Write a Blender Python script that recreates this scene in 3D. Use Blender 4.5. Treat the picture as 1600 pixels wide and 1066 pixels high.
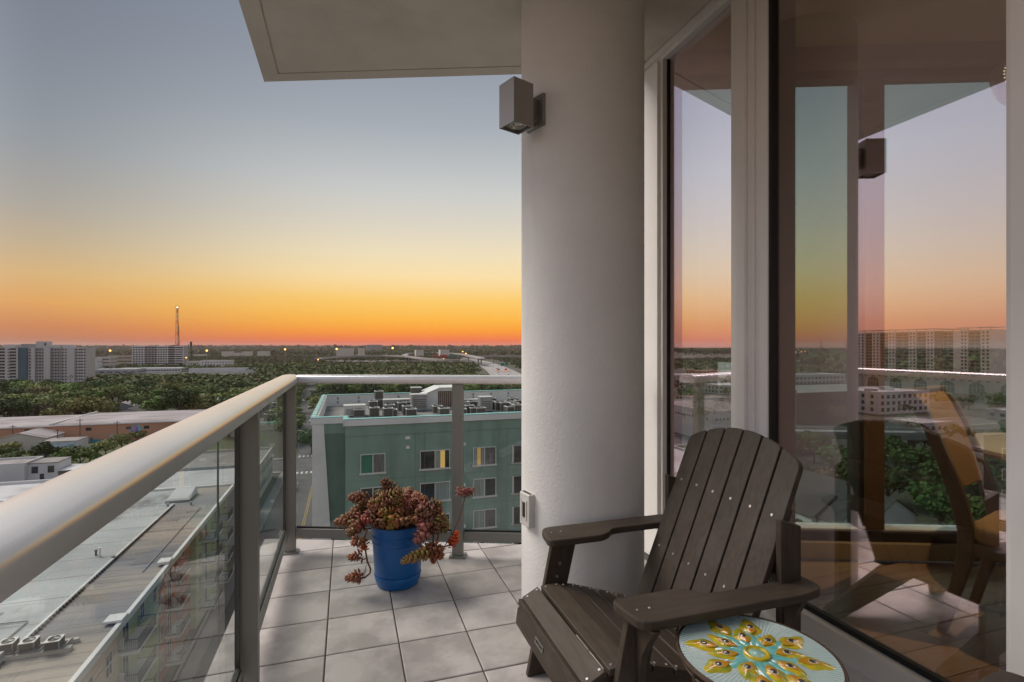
import bpy, math, random
import numpy as np
from mathutils import Vector, Matrix
R = math.radians
rnd = random.Random(11)
for _o in list(bpy.data.objects):
    bpy.data.objects.remove(_o)
sc = bpy.context.scene
COL = sc.collection

# ------------------------------------------------------------------ camera
H = 1.30            # eye height above the balcony tiles
F = 808.0           # focal length in photograph pixels (1600 wide)
HY = 541.0          # horizon row
cd = bpy.data.cameras.new('camera')
cam = bpy.data.objects.new('camera', cd)
COL.objects.link(cam)
cam.location = (0, 0, H)
cam.rotation_euler = (R(90), 0, 0)
cd.sensor_width = 36
cd.lens = 36 * F / 1600
cd.shift_y = 0.005
cd.clip_start = 0.05
cd.clip_end = 60000
sc.camera = cam

# ------------------------------------------------------------------ sky, light, exposure
def lin(r, g, b):
    f = lambda c: (c / 255 / 12.92) if c / 255 <= 0.04045 else ((c / 255 + 0.055) / 1.055) ** 2.4
    return (f(r), f(g), f(b), 1)

def build_world():
    w = bpy.data.worlds.new('World')
    sc.world = w
    w.use_nodes = True
    nt = w.node_tree
    for n in list(nt.nodes):
        nt.nodes.remove(n)
    N, L = nt.nodes.new, nt.links.new
    out = N('ShaderNodeOutputWorld'); bg = N('ShaderNodeBackground')
    L(bg.outputs[0], out.inputs[0])
    tc = N('ShaderNodeTexCoord')
    nrm = N('ShaderNodeVectorMath'); nrm.operation = 'NORMALIZE'
    L(tc.outputs['Generated'], nrm.inputs[0])
    sep = N('ShaderNodeSeparateXYZ'); L(nrm.outputs[0], sep.inputs[0])
    # position along the height of the sky: sqrt keeps room for the bands near the horizon
    mx = N('ShaderNodeMath'); mx.operation = 'MAXIMUM'; mx.inputs[1].default_value = 0
    L(sep.outputs['Z'], mx.inputs[0])
    sq = N('ShaderNodeMath'); sq.operation = 'POWER'; sq.inputs[1].default_value = 0.5
    L(mx.outputs[0], sq.inputs[0])
    def ramp(stops):
        r = N('ShaderNodeValToRGB')
        el = r.color_ramp.elements
        while len(el) > 1:
            el.remove(el[-1])
        el[0].position = 0; el[0].color = stops[0][1]
        for z, c in stops[1:]:
            e = el.new(math.sqrt(z)); e.color = c
        L(sq.outputs[0], r.inputs[0])
        return r
    glow = ramp([(0, lin(214, 84, 52)), (.006, lin(236, 96, 48)), (.0136, lin(247, 116, 42)), (.028, lin(255, 156, 40)), (.05, lin(255, 184, 66)), (.085, lin(254, 204, 106)),
                 (.13, lin(252, 224, 168)), (.172, lin(240, 224, 188)), (.23, lin(220, 213, 198)), (.286, lin(202, 204, 202)),
                 (.389, lin(166, 173, 181)), (.462, lin(150, 157, 168)), (.62, lin(118, 132, 152)), (1, lin(92, 108, 138))])
    away = ramp([(0, lin(150, 98, 86)), (.006, lin(178, 112, 86)), (.03, lin(206, 134, 86)), (.065, lin(224, 166, 98)),
                 (.105, lin(216, 180, 126)), (.15, lin(194, 175, 146)), (.20, lin(172, 166, 156)), (.29, lin(147, 153, 159)),
                 (.365, lin(135, 142, 152)), (.434, lin(126, 133, 145)), (.62, lin(108, 119, 139)), (1, lin(94, 108, 136))])
    # how near the direction lies to the sunset, seen along the ground
    flat = N('ShaderNodeCombineXYZ'); L(sep.outputs['X'], flat.inputs[0]); L(sep.outputs['Y'], flat.inputs[1])
    fn = N('ShaderNodeVectorMath'); fn.operation = 'NORMALIZE'; L(flat.outputs[0], fn.inputs[0])
    dt = N('ShaderNodeVectorMath'); dt.operation = 'DOT_PRODUCT'
    L(fn.outputs[0], dt.inputs[0]); dt.inputs[1].default_value = (math.sin(R(1)), math.cos(R(1)), 0)
    mr = N('ShaderNodeMapRange'); mr.interpolation_type = 'SMOOTHSTEP'
    mr.inputs[1].default_value = 0.70; mr.inputs[2].default_value = 1.0
    L(dt.outputs['Value'], mr.inputs[0])
    mix = N('ShaderNodeMix'); mix.data_type = 'RGBA'
    back = ramp([(0, lin(214, 140, 126)), (.01, lin(228, 150, 130)), (.04, lin(234, 172, 144)), (.09, lin(244, 208, 188)), (.15, lin(236, 220, 212)),
                 (.22, lin(226, 222, 226)), (.30, lin(216, 221, 234)), (.40, lin(200, 209, 227)), (.62, lin(156, 169, 193)), (1, lin(130, 147, 178))])
    mr3 = N('ShaderNodeMapRange'); mr3.interpolation_type = 'SMOOTHSTEP'
    mr3.inputs[1].default_value = 0.48; mr3.inputs[2].default_value = 0.74
    L(dt.outputs['Value'], mr3.inputs[0])
    mix0 = N('ShaderNodeMix'); mix0.data_type = 'RGBA'
    L(mr3.outputs[0], mix0.inputs['Factor']); L(back.outputs[0], mix0.inputs['A']); L(away.outputs[0], mix0.inputs['B'])
    L(mr.outputs[0], mix.inputs['Factor']); L(mix0.outputs['Result'], mix.inputs['A']); L(glow.outputs[0], mix.inputs['B'])
    # thin high cirrus streaks
    mp = N('ShaderNodeMapping'); mp.inputs['Scale'].default_value = (2.2, 2.2, 38)
    L(nrm.outputs[0], mp.inputs[0])
    nz = N('ShaderNodeTexNoise'); nz.inputs['Scale'].default_value = 1.7; nz.inputs['Detail'].default_value = 5
    L(mp.outputs[0], nz.inputs[0])
    cr = N('ShaderNodeMapRange'); cr.inputs[1].default_value = 0.70; cr.inputs[2].default_value = 0.84
    cr.inputs[3].default_value = 0; cr.inputs[4].default_value = 0.16
    L(nz.outputs[0], cr.inputs[0])
    m2 = N('ShaderNodeMix'); m2.data_type = 'RGBA'
    L(cr.outputs[0], m2.inputs['Factor']); L(mix.outputs['Result'], m2.inputs['A']); m2.inputs['B'].default_value = lin(250, 214, 170)
    L(m2.outputs['Result'], bg.inputs[0])
    bg.inputs[1].default_value = 1.0
build_world()

sd = bpy.data.lights.new('sun', 'SUN')
sun = bpy.data.objects.new('sun', sd)
COL.objects.link(sun)
sd.energy = 3.7
sd.angle = R(38)
sd.color = (1.0, 0.92, 0.82)
_to = Vector((-0.63, 0.27, 0.74))       # where the soft dusk light comes from
sun.rotation_euler = _to.to_track_quat('Z', 'Y').to_euler()
sun.location = (-30, 20, 40)

sc.view_settings.view_transform = 'Standard'
sc.view_settings.look = 'None'
sc.view_settings.exposure = 0
sc.view_settings.gamma = 1
sc.render.engine = 'CYCLES'
cy = sc.cycles
cy.use_denoising = True
cy.max_bounces = 8
cy.diffuse_bounces = 4
cy.glossy_bounces = 5
cy.transmission_bounces = 6
cy.transparent_max_bounces = 24
cy.caustics_reflective = False
cy.caustics_refractive = False
cy.sample_clamp_indirect = 6

# ------------------------------------------------------------------ helpers
# The balcony, the building and the whole street grid share one direction:
# s runs across the balcony (to the glass wall), t runs along it (to the front rail).
TH = math.atan2(258, 808)
CT, ST_ = math.cos(TH), math.sin(TH)
GZ = -34.7          # street level

def W(s, t, z=0.0):
    return Vector((CT * s - ST_ * t, ST_ * s + CT * t, z))
def st(X, Y):
    return (CT * X + ST_ * Y, -ST_ * X + CT * Y)
def ray(x, y, z=GZ):
    """point of the plane at height z seen in direction (x, y) of the survey photograph"""
    Y = (H - z) * F / (y - HY)
    return ((x - 800) / F * Y, Y)
def rst(x, y, z=GZ):
    return st(*ray(x, y, z))
def ray_s(x, s):
    """(t, Y) where direction x meets the upright plane s"""
    u = (x - 800) / F
    Y = s / (CT * u + ST_)
    return (-ST_ * u * Y + CT * Y, Y)
def ray_t(x, t):
    u = (x - 800) / F
    s = t * (ST_ + CT * u) / (CT - ST_ * u)
    return (s, ST_ * s + CT * t)
def zat(y, Y):
    return H - (y - HY) / F * Y

class MB:
    def __init__(s, off=(0, 0, 0)):
        s.v = []; s.f = []; s.mi = []; s.off = Vector(off)
    def add(s, vs, fs, mi=0):
        n = len(s.v); o = s.off
        s.v += [(v[0] - o[0], v[1] - o[1], v[2] - o[2]) for v in vs]
        s.f += [tuple(i + n for i in f) for f in fs]
        s.mi += [mi] * len(fs)
        return s
    BF = [(0, 3, 2, 1), (4, 5, 6, 7), (0, 1, 5, 4), (1, 2, 6, 5), (2, 3, 7, 6), (3, 0, 4, 7)]
    def box(s, x0, x1, y0, y1, z0, z1, mi=0):
        return s.add([(x0, y0, z0), (x1, y0, z0), (x1, y1, z0), (x0, y1, z0), (x0, y0, z1), (x1, y0, z1), (x1, y1, z1), (x0, y1, z1)], MB.BF, mi)
    def obox(s, M, sx, sy, sz, mi=0):
        vs = [M @ Vector((a * sx / 2, b * sy / 2, c * sz / 2)) for c in (-1, 1) for a, b in ((-1, -1), (1, -1), (1, 1), (-1, 1))]
        return s.add(vs, MB.BF, mi)
    def bar(s, p, q, w, h, mi=0, up=(0, 0, 1)):
        """rectangular bar from p to q, w across, h in the 'up' direction"""
        p = Vector(p); q = Vector(q); d = (q - p).normalized()
        x = d.cross(Vector(up)); x = x.normalized() if x.length > 1e-6 else Vector((1, 0, 0)); u = x.cross(d)
        vs = []
        for c in (p, q):
            vs += [c - x * w / 2 - u * h / 2, c + x * w / 2 - u * h / 2, c + x * w / 2 + u * h / 2, c - x * w / 2 + u * h / 2]
        return s.add(vs, MB.BF, mi)
    def prism(s, poly, z0, z1, mi=0):
        n = len(poly)
        return s.add([(p[0], p[1], z0) for p in poly] + [(p[0], p[1], z1) for p in poly],
                     [tuple(range(n - 1, -1, -1)), tuple(range(n, 2 * n))] + [(i, (i + 1) % n, (i + 1) % n + n, i + n) for i in range(n)], mi)
    def prism_y(s, poly, y0, y1, mi=0):
        """profile in (x, z) extruded along y"""
        n = len(poly)
        return s.add([(p[0], y0, p[1]) for p in poly] + [(p[0], y1, p[1]) for p in poly],
                     [tuple(range(n)), tuple(range(2 * n - 1, n - 1, -1))] + [(i, i + n, (i + 1) % n + n, (i + 1) % n) for i in range(n)], mi)
    def sweep(s, prof, p, q, mi=0):
        """profile [(across, up)] swept from p to q (level)"""
        p = Vector(p); q = Vector(q); d = (q - p).normalized(); x = d.cross(Vector((0, 0, 1))).normalized()
        n = len(prof)
        vs = [c + x * a + Vector((0, 0, b)) for c in (p, q) for a, b in prof]
        return s.add(vs, [tuple(range(n)), tuple(range(2 * n - 1, n - 1, -1))] + [(i, i + n, (i + 1) % n + n, (i + 1) % n) for i in range(n)], mi)
    def tube(s, pts, r, n=8, mi=0):
        pts = [Vector(p) for p in pts]; m = len(pts)
        rs = r if isinstance(r, (list, tuple)) else [r] * m
        vs = []; ref = None
        for i in range(m):
            d = (pts[min(i + 1, m - 1)] - pts[max(i - 1, 0)]).normalized()
            if ref is None:
                ref = Vector((0, 0, 1)) if abs(d.z) < .9 else Vector((1, 0, 0))
            x = d.cross(ref).normalized(); y = x.cross(d); ref = y
            vs += [pts[i] + (x * math.cos(a) + y * math.sin(a)) * rs[i] for a in [2 * math.pi * k / n for k in range(n)]]
        fs = [(i * n + k, i * n + (k + 1) % n, (i + 1) * n + (k + 1) % n, (i + 1) * n + k) for i in range(m - 1) for k in range(n)]
        fs += [tuple(range(n - 1, -1, -1)), tuple(range((m - 1) * n, m * n))]
        return s.add(vs, fs, mi)
    def lathe(s, prof, cx=0, cy=0, n=32, mi=0):
        vs = [(cx + r * math.cos(2 * math.pi * k / n), cy + r * math.sin(2 * math.pi * k / n), z) for r, z in prof for k in range(n)]
        m = len(prof)
        fs = [(i * n + k, i * n + (k + 1) % n, (i + 1) * n + (k + 1) % n, (i + 1) * n + k) for i in range(m - 1) for k in range(n)]
        fs += [tuple(range(n - 1, -1, -1)), tuple(range((m - 1) * n, m * n))]
        return s.add(vs, fs, mi)
    def build(s, name, mats, parent=None, loc=None, rotz=None, smooth=False, bevel=0, seg=2, label=None, cat=None, group=None, kind=None):
        me = bpy.data.meshes.new(name)
        me.from_pydata([tuple(v) for v in s.v], [], s.f)
        if not isinstance(mats, (list, tuple)):
            mats = [mats]
        for m in mats:
            me.materials.append(m)
        if any(s.mi):
            me.polygons.foreach_set('material_index', s.mi)
        if smooth:
            me.polygons.foreach_set('use_smooth', [True] * len(s.f))
            if smooth != 'all':
                try:
                    me.set_sharp_from_angle(angle=R(35))
                except Exception:
                    pass
        me.update()
        return link(name, me, parent, loc, rotz, bevel, seg, label, cat, group, kind)

def link(name, me, parent=None, loc=None, rotz=None, bevel=0, seg=2, label=None, cat=None, group=None, kind=None):
    o = bpy.data.objects.new(name, me)
    COL.objects.link(o)
    if parent: o.parent = parent
    if loc is not None: o.location = loc
    if rotz is not None: o.rotation_euler = (0, 0, rotz)
    if bevel:
        b = o.modifiers.new('edge', 'BEVEL'); b.width = bevel; b.segments = seg; b.limit_method = 'ANGLE'; b.angle_limit = R(40)
    return tag(o, label, cat, group, kind)
def tag(o, label=None, cat=None, group=None, kind=None):
    if label: o['label'] = label
    if cat: o['category'] = cat
    if group: o['group'] = group
    if kind: o['kind'] = kind
    return o
def thing(name, label, cat, loc=(0, 0, 0), rotz=TH, group=None):
    o = bpy.data.objects.new(name, None)
    o.empty_display_size = .2
    COL.objects.link(o)
    o.location = loc; o.rotation_euler = (0, 0, rotz)
    return tag(o, label, cat, group)
def kids(o):
    return [c for c in o.children]
def copy_tree(o, loc=None, rotz=None, label=None, parent=None):
    c = o.copy(); COL.objects.link(c)
    if parent: c.parent = parent
    if loc is not None: c.location = loc
    if rotz is not None: c.rotation_euler = (0, 0, rotz)
    if label: c['label'] = label
    for ch in kids(o):
        copy_tree(ch, parent=c)
    return c
def clip(poly, planes):
    """clip a polygon to half planes (a, b, c): a*x + b*y <= c"""
    for a, b, c in planes:
        out = []
        for i in range(len(poly)):
            p, q = poly[i], poly[(i + 1) % len(poly)]
            dp, dq = a * p[0] + b * p[1] - c, a * q[0] + b * q[1] - c
            if dp <= 0: out.append(p)
            if dp * dq < 0:
                k = dp / (dp - dq); out.append((p[0] + (q[0] - p[0]) * k, p[1] + (q[1] - p[1]) * k))
        poly = out
        if len(poly) < 3: return []
    return poly
def area(poly):
    return .5 * sum(poly[i][0] * poly[(i + 1) % len(poly)][1] - poly[(i + 1) % len(poly)][0] * poly[i][1] for i in range(len(poly)))

# ------------------------------------------------------------------ materials
def pm(name, c, c2=None, scale=5, detail=4, lo=.35, hi=.65, rough=.6, metal=0, bump=0, bscale=60, spec=.5, stretch=None, rand=0, coat=0, emit=None, es=0, bdist=.01, world=False, jit=False, c3=None, s3=3, lo3=.5, hi3=.7, st3=(1, 1, 1), k3=.7):
    m = bpy.data.materials.new(name); m.use_nodes = True
    nt = m.node_tree; N, L = nt.nodes.new, nt.links.new
    b = nt.nodes['Principled BSDF']
    b.inputs['Base Color'].default_value = (*c[:3], 1)
    b.inputs['Roughness'].default_value = rough
    b.inputs['Metallic'].default_value = metal
    b.inputs['Specular IOR Level'].default_value = spec
    if coat: b.inputs['Coat Weight'].default_value = coat
    if emit:
        b.inputs['Emission Color'].default_value = (*emit[:3], 1); b.inputs['Emission Strength'].default_value = es
    tc = None; src0 = []
    def coord():
        nonlocal tc
        if tc is None:
            if world:
                g = N('ShaderNodeNewGeometry'); src = g.outputs['Position']
            else:
                t = N('ShaderNodeTexCoord'); src = t.outputs['Object']
            if jit:
                oj = N('ShaderNodeObjectInfo'); mj = N('ShaderNodeMath'); mj.operation = 'MULTIPLY'; mj.inputs[1].default_value = 41.0; L(oj.outputs['Random'], mj.inputs[0])
                va = N('ShaderNodeVectorMath'); va.operation = 'ADD'; L(src, va.inputs[0]); L(mj.outputs[0], va.inputs[1]); src = va.outputs[0]
            src0.append(src)
            mp = N('ShaderNodeMapping'); L(src, mp.inputs[0])
            if stretch: mp.inputs['Scale'].default_value = stretch
            tc = mp.outputs[0]
        return tc
    last = None
    if c2 is not None:
        nz = N('ShaderNodeTexNoise'); nz.inputs['Scale'].default_value = scale; nz.inputs['Detail'].default_value = detail; nz.inputs['Roughness'].default_value = .6
        L(coord(), nz.inputs[0])
        mr = N('ShaderNodeMapRange'); mr.inputs[1].default_value = lo; mr.inputs[2].default_value = hi; L(nz.outputs[0], mr.inputs[0])
        mx = N('ShaderNodeMix'); mx.data_type = 'RGBA'
        mx.inputs['A'].default_value = (*c[:3], 1); mx.inputs['B'].default_value = (*c2[:3], 1)
        L(mr.outputs[0], mx.inputs['Factor']); last = mx.outputs['Result']
    if c3 is not None:
        coord(); mpa = N('ShaderNodeMapping'); mpa.inputs['Scale'].default_value = st3
        L(src0[0], mpa.inputs[0])
        nz = N('ShaderNodeTexNoise'); nz.inputs['Scale'].default_value = s3; nz.inputs['Detail'].default_value = 8; nz.inputs['Roughness'].default_value = .62
        L(mpa.outputs[0], nz.inputs[0])
        mr = N('ShaderNodeMapRange'); mr.inputs[1].default_value = lo3; mr.inputs[2].default_value = hi3; mr.inputs[4].default_value = k3; L(nz.outputs[0], mr.inputs[0])
        mx = N('ShaderNodeMix'); mx.data_type = 'RGBA'
        if last: L(last, mx.inputs['A'])
        else: mx.inputs['A'].default_value = (*c[:3], 1)
        mx.inputs['B'].default_value = (*c3[:3], 1); L(mr.outputs[0], mx.inputs['Factor']); last = mx.outputs['Result']
    if rand:
        oi = N('ShaderNodeObjectInfo')
        mr = N('ShaderNodeMapRange'); mr.inputs[3].default_value = 1 - rand; mr.inputs[4].default_value = 1 + rand; L(oi.outputs['Random'], mr.inputs[0])
        hs = N('ShaderNodeHueSaturation'); L(mr.outputs[0], hs.inputs['Value'])
        mr2 = N('ShaderNodeMapRange'); mr2.inputs[3].default_value = .5 - rand * .07; mr2.inputs[4].default_value = .5 + rand * .07
        ml = N('ShaderNodeMath'); ml.operation = 'MULTIPLY'; ml.inputs[1].default_value = 7.31; L(oi.outputs['Random'], ml.inputs[0])
        fr = N('ShaderNodeMath'); fr.operation = 'FRACT'; L(ml.outputs[0], fr.inputs[0]); L(fr.outputs[0], mr2.inputs[0]); L(mr2.outputs[0], hs.inputs['Hue'])
        if last: L(last, hs.inputs['Color'])
        else: hs.inputs['Color'].default_value = (*c[:3], 1)
        last = hs.outputs[0]
    if last: L(last, b.inputs['Base Color'])
    if bump:
        nz = N('ShaderNodeTexNoise'); nz.inputs['Scale'].default_value = bscale; nz.inputs['Detail'].default_value = 3
        L(coord(), nz.inputs[0])
        bp = N('ShaderNodeBump'); bp.inputs['Strength'].default_value = bump; bp.inputs['Distance'].default_value = bdist
        L(nz.outputs[0], bp.inputs['Height']); L(bp.outputs[0], b.inputs['Normal'])
    return m
def glass(name, tint, refl, r0, r1=1.0, rough=0.0):
    """thin pane: part passes through tinted, part mirrors, more at grazing angles"""
    m = bpy.data.materials.new(name); m.use_nodes = True
    nt = m.node_tree; N, L = nt.nodes.new, nt.links.new
    nt.nodes.remove(nt.nodes['Principled BSDF'])
    out = nt.nodes['Material Output']
    tr = N('ShaderNodeBsdfTransparent'); tr.inputs[0].default_value = (*tint, 1)
    gl = N('ShaderNodeBsdfGlossy'); gl.inputs['Color'].default_value = (*refl, 1); gl.inputs['Roughness'].default_value = rough
    lw = N('ShaderNodeLayerWeight'); lw.inputs[0].default_value = .5
    pw = N('ShaderNodeMath'); pw.operation = 'POWER'; pw.inputs[1].default_value = 2.0; L(lw.outputs['Facing'], pw.inputs[0])
    mr = N('ShaderNodeMapRange'); mr.inputs[3].default_value = r0; mr.inputs[4].default_value = r1; L(pw.outputs[0], mr.inputs[0])
    mx = N('ShaderNodeMixShader'); L(mr.outputs[0], mx.inputs[0]); L(tr.outputs[0], mx.inputs[1]); L(gl.outputs[0], mx.inputs[2])
    L(mx.outputs[0], out.inputs[0])
    return m

M = {}
M['stucco'] = pm('white_stucco', (.82, .805, .78), (.76, .745, .72), scale=2.2, rough=.9, c3=(.58, .55, .52), s3=1.3, lo3=.52, hi3=.72, st3=(1, 1, .35), k3=.6, bump=.32, bscale=70, bdist=.006, spec=.2)
M['soffit'] = pm('soffit_stucco', (.84, .775, .69), (.78, .715, .635), scale=3, rough=.95, c3=(.60, .53, .46), s3=1.1, lo3=.5, hi3=.72, k3=.6, bump=.7, bscale=60, bdist=.006, spec=.2)
M['alu'] = pm('champagne_aluminium', (.70, .695, .705), (.65, .645, .65), scale=3, rough=.26, metal=.42, bump=.03, bscale=300)
M['alu_dark'] = pm('dark_bronze_aluminium', (.27, .26, .245), rough=.42, metal=.5)  # even dark bronze tone of the wall lamp's plate and arm
M['gasket'] = pm('black_rubber', (.012, .012, .012), rough=.6)
M['tile'] = pm('pale_ceramic_tile', (.52, .475, .45), (.35, .315, .30), scale=4.5, detail=14, lo=.40, hi=.60, rough=.40, c3=(.22, .19, .175), s3=38, lo3=.64, hi3=.74, k3=.55, jit=True, rand=.10, bump=.06, bscale=40, bdist=.003)
M['grout'] = pm('dark_grout', (.10, .09, .085), (.07, .065, .06), scale=20, rough=.95)
M['wframe'] = pm('white_window_frame', (.90, .875, .85), (.86, .83, .80), scale=2, rough=.42)
M['pane'] = glass('coated_glass', (.96, .965, .91), (1.0, .82, .89), .31, .9)
M['rpane'] = glass('clear_rail_glass', (.93, .955, .94), (1, 1, 1), .035, .30)
M['wpane'] = glass('inner_window_glass', (.85, .985, 1.0), (1, 1, 1), .045, .6)
M['polywood'] = pm('brown_polywood', (.064, .047, .034), (.046, .034, .025), scale=14, rough=.58, spec=.35, c3=(.10, .082, .068), s3=6, lo3=.5, hi3=.75, k3=.6, stretch=(1, 1, 1), bump=.12, bscale=90, bdist=.002)
for _ax, _sv in (('x', (.10, 1, 1)), ('y', (1, .10, 1)), ('z', (1, 1, .14))):
    M['polywood_' + _ax] = pm('brown_polywood_' + _ax, (.068, .050, .036), (.042, .031, .023), scale=70, detail=6, lo=.35, hi=.68, rough=.56, spec=.35, stretch=_sv, bump=.35, bscale=110, bdist=.0015, rand=.10, c3=(.105, .088, .074), s3=5, lo3=.50, hi3=.74, k3=.6)
M['steel'] = pm('stainless_screw', (.62, .60, .57), rough=.3, metal=.9)
M['badge'] = pm('grey_badge', (.30, .29, .27), rough=.35, metal=.7)
M['pot'] = pm('blue_plastic', (.002, .092, .32), (.003, .108, .36), scale=6, rough=.42)
M['soil'] = pm('potting_soil', (.05, .035, .025), (.025, .018, .013), scale=60, rough=1, bump=1, bscale=80)

# ------------------------------------------------------------------ our own storey: slab, tiles, ceiling, column
FE = (-.357 / .934)                                    # front edge: t changes with s by this slope
def front(s, off=0.0): return 3.844 + FE * (s + .533) + off
def plane_front(off):  # t - FE*s <= ...
    return (-FE, 1.0, 3.844 + FE * .533 + off)
GS = 1.81                                              # outer face of the door frames
SLAB = [(-.533, -2.4), (7.5, -2.4), (7.5, front(7.5)), (-.533, front(-.533))]

fl = MB(); fl.prism(SLAB, -.28, -.006)
floor = fl.build('balcony_floor', M['grout'], rotz=TH, kind='structure')
full = None
P = .3035
s_lines = [-.0857 + P * k - 2 * P for k in range(10)]
t_lines = [2.918 - P * k + 4 * P for k in range(16)]
def tile_mesh(poly, ox, oy):
    cx = sum(p[0] for p in poly) / len(poly); cyy = sum(p[1] for p in poly) / len(poly)
    top = [(cx + (p[0] - cx) * .978, cyy + (p[1] - cyy) * .978) for p in poly]
    n = len(poly)
    vs = [(p[0] - ox, p[1] - oy, -.0055) for p in poly] + [(p[0] - ox, p[1] - oy, -.0022) for p in poly] + [(p[0] - ox, p[1] - oy, 0) for p in top]
    me = bpy.data.meshes.new('tile')
    fs = [tuple(range(2 * n, 3 * n))]
    for r in (0, n):
        fs += [(r + i, r + (i + 1) % n, r + n + (i + 1) % n, r + n + i) for i in range(n)]
    me.from_pydata(vs, [], fs); me.materials.append(M['tile']); me.update()
    return me
for s0 in s_lines:
    for t1 in t_lines:
        g = .003
        q = [(s0 + g, t1 - P + g), (s0 + P - g, t1 - P + g), (s0 + P - g, t1 - g), (s0 + g, t1 - g)]
        c = clip(q, [(-1, 0, .528), (1, 0, 1.735), plane_front(-.004), (0, -1, 1.2)])
        if len(c) < 3 or area(c) < 1e-3: continue
        ox, oy = s0 + P / 2, t1 - P / 2
        if abs(area(c) - area(q)) < 1e-5:
            if full is None: full = tile_mesh(q, ox, oy)
            me = full
        else:
            me = tile_mesh(c, ox, oy)
        link('tile', me, floor, (ox, oy, rnd.uniform(-.0004, .0003)))

CZ = 3.09
ce = MB()
ce.prism(SLAB, CZ + .012, CZ + .26)
inner = [(-.533 + .11, -2.3), (7.4, -2.3), (7.4, front(7.4, -.11)), (-.533 + .11, front(-.533 + .11, -.11))]
ce.prism(inner, CZ, CZ + .02)
def band(a, b, c, d): ce.prism([a, b, c, d], CZ - .001, CZ + .02)
o0 = (-.533, front(-.533)); i0 = (-.533 + .10, front(-.433, -.10))
band((-.533, -2.4), (-.433, -2.4), i0, o0)
band(i0, (7.5, front(7.5, -.10)), (7.5, front(7.5)), o0)
ce.build('balcony_ceiling', M['soffit'], rotz=TH, kind='structure')

CC = (.36, 2.66); CR = .311
co = MB(); co.lathe([(CR, 0), (CR, CZ + .01)], n=128)
co.build('column', M['stucco'], loc=(CC[0], CC[1], 0), smooth=True,
         label='thick round white stucco column between the front railing and the glass wall', cat='column')

# ------------------------------------------------------------------ railing
RS, RT = -.345, 3.53                                  # corner of the railing
rail = thing('balcony_railing', 'champagne metal and clear glass balcony railing turning the corner behind the blue pot', 'railing', W(RS, RT, 0))
ro = (RS, RT, 0)
rail_prof = [(-.050, 1.070), (.050, 1.070), (.056, 1.075), (.056, 1.099), (.0548, 1.1055), (.051, 1.1115), (.043, 1.1165), (.024, 1.1205), (0, 1.122), (-.024, 1.1205), (-.043, 1.1165), (-.051, 1.1115), (-.0548, 1.1055), (-.056, 1.099), (-.056, 1.075)]
EV = Vector((.934, -.357, 0)).normalized()
def fr(k, a=0.0):     # point k metres along the front rail, a metres to the inside
    nrm = Vector((-.357, -.934, 0)).normalized()
    return Vector((RS, RT, 0)) + EV * k + nrm * a
m = MB(ro); m.sweep(rail_prof, (RS, -1.5, 0), (RS, RT + .02, 0)); m.build('top_rail', M['alu'], rail, smooth=True)
m = MB(ro)
e0 = fr(.058); e1 = fr(2.15)
m.sweep(rail_prof, e0, e1); m.build('top_rail', M['alu'], rail, smooth=True)
def post(cx, cyy, ax):
    m = MB(ro)
    y = Vector((-ax.y, ax.x, 0))
    Mx = Matrix(((ax.x, y.x, 0, cx), (ax.y, y.y, 0, cyy), (0, 0, 1, .535), (0, 0, 0, 1)))
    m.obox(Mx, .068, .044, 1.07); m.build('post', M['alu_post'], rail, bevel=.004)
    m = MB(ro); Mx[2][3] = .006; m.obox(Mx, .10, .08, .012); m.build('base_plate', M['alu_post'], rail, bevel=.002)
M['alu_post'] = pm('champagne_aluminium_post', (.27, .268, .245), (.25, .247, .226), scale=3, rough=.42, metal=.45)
XA = Vector((1, 0, 0))
TP = [RT, 2.08, .56, -.9]
for t in TP: post(RS + .005, t, XA)
for k in (1.07, 2.02):
    p = fr(k); post(p.x, p.y, EV)
def low_rail(p, q):
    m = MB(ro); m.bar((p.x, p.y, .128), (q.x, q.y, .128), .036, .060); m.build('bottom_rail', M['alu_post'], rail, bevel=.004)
    m = MB(ro); m.bar((p.x, p.y, .162), (q.x, q.y, .162), .016, .010); m.build('gasket', M['gasket'], rail)
    m = MB(ro); m.bar((p.x, p.y, .612), (q.x, q.y, .612), .010, .905); m.build('glass_panel', M['rpane'], rail)
for a, b in zip(TP[:-1], TP[1:]):
    low_rail(Vector((RS - .020, a - .05, 0)), Vector((RS - .020, b + .05, 0)))
    for e in (a - .042, b + .042):
        m = MB(ro); m.box(RS - .032, RS - .016, e - .006, e + .006, .16, 1.07); m.build('gasket', M['gasket'], rail)
low_rail(fr(.05), fr(1.03)); low_rail(fr(1.11), fr(1.98))

# ------------------------------------------------------------------ wall lamp and control box on the column
def on_column(deg):
    a = R(deg); return Vector((math.cos(a), math.sin(a), 0))
nv = on_column(-142)
wl = thing('wall_lamp', 'square grey metal wall lamp high on the round column', 'wall lamp', (CC[0] + CR * nv.x, CC[1] + CR * nv.y, 2.41), R(-142))
m = MB(); m.box(-.006, .010, -.062, .062, -.075, .075); m.build('back_plate', M['alu_dark'], wl, bevel=.002)
m = MB(); m.box(.010, .064, -.028, .028, -.052, .052); m.build('arm', M['alu_dark'], wl, bevel=.002)
m = MB()
h0, h1, w2, th = -.10, .10, .055, .005
x0, x1 = .064, .178
m.box(x0, x1, -w2, -w2 + th, h0, h1); m.box(x0, x1, w2 - th, w2, h0, h1)
m.box(x0, x0 + th, -w2 + th, w2 - th, h0, h1); m.box(x1 - th, x1, -w2 + th, w2 - th, h0, h1)
m.box(x0 + th, x1 - th, -w2 + th, w2 - th, h1 - .012, h1 - .002)
M['lamp'] = pm('lamp_grey_metal', (.42, .40, .385), rough=.40, metal=.4)
m.build('housing', M['lamp'], wl)
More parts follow.
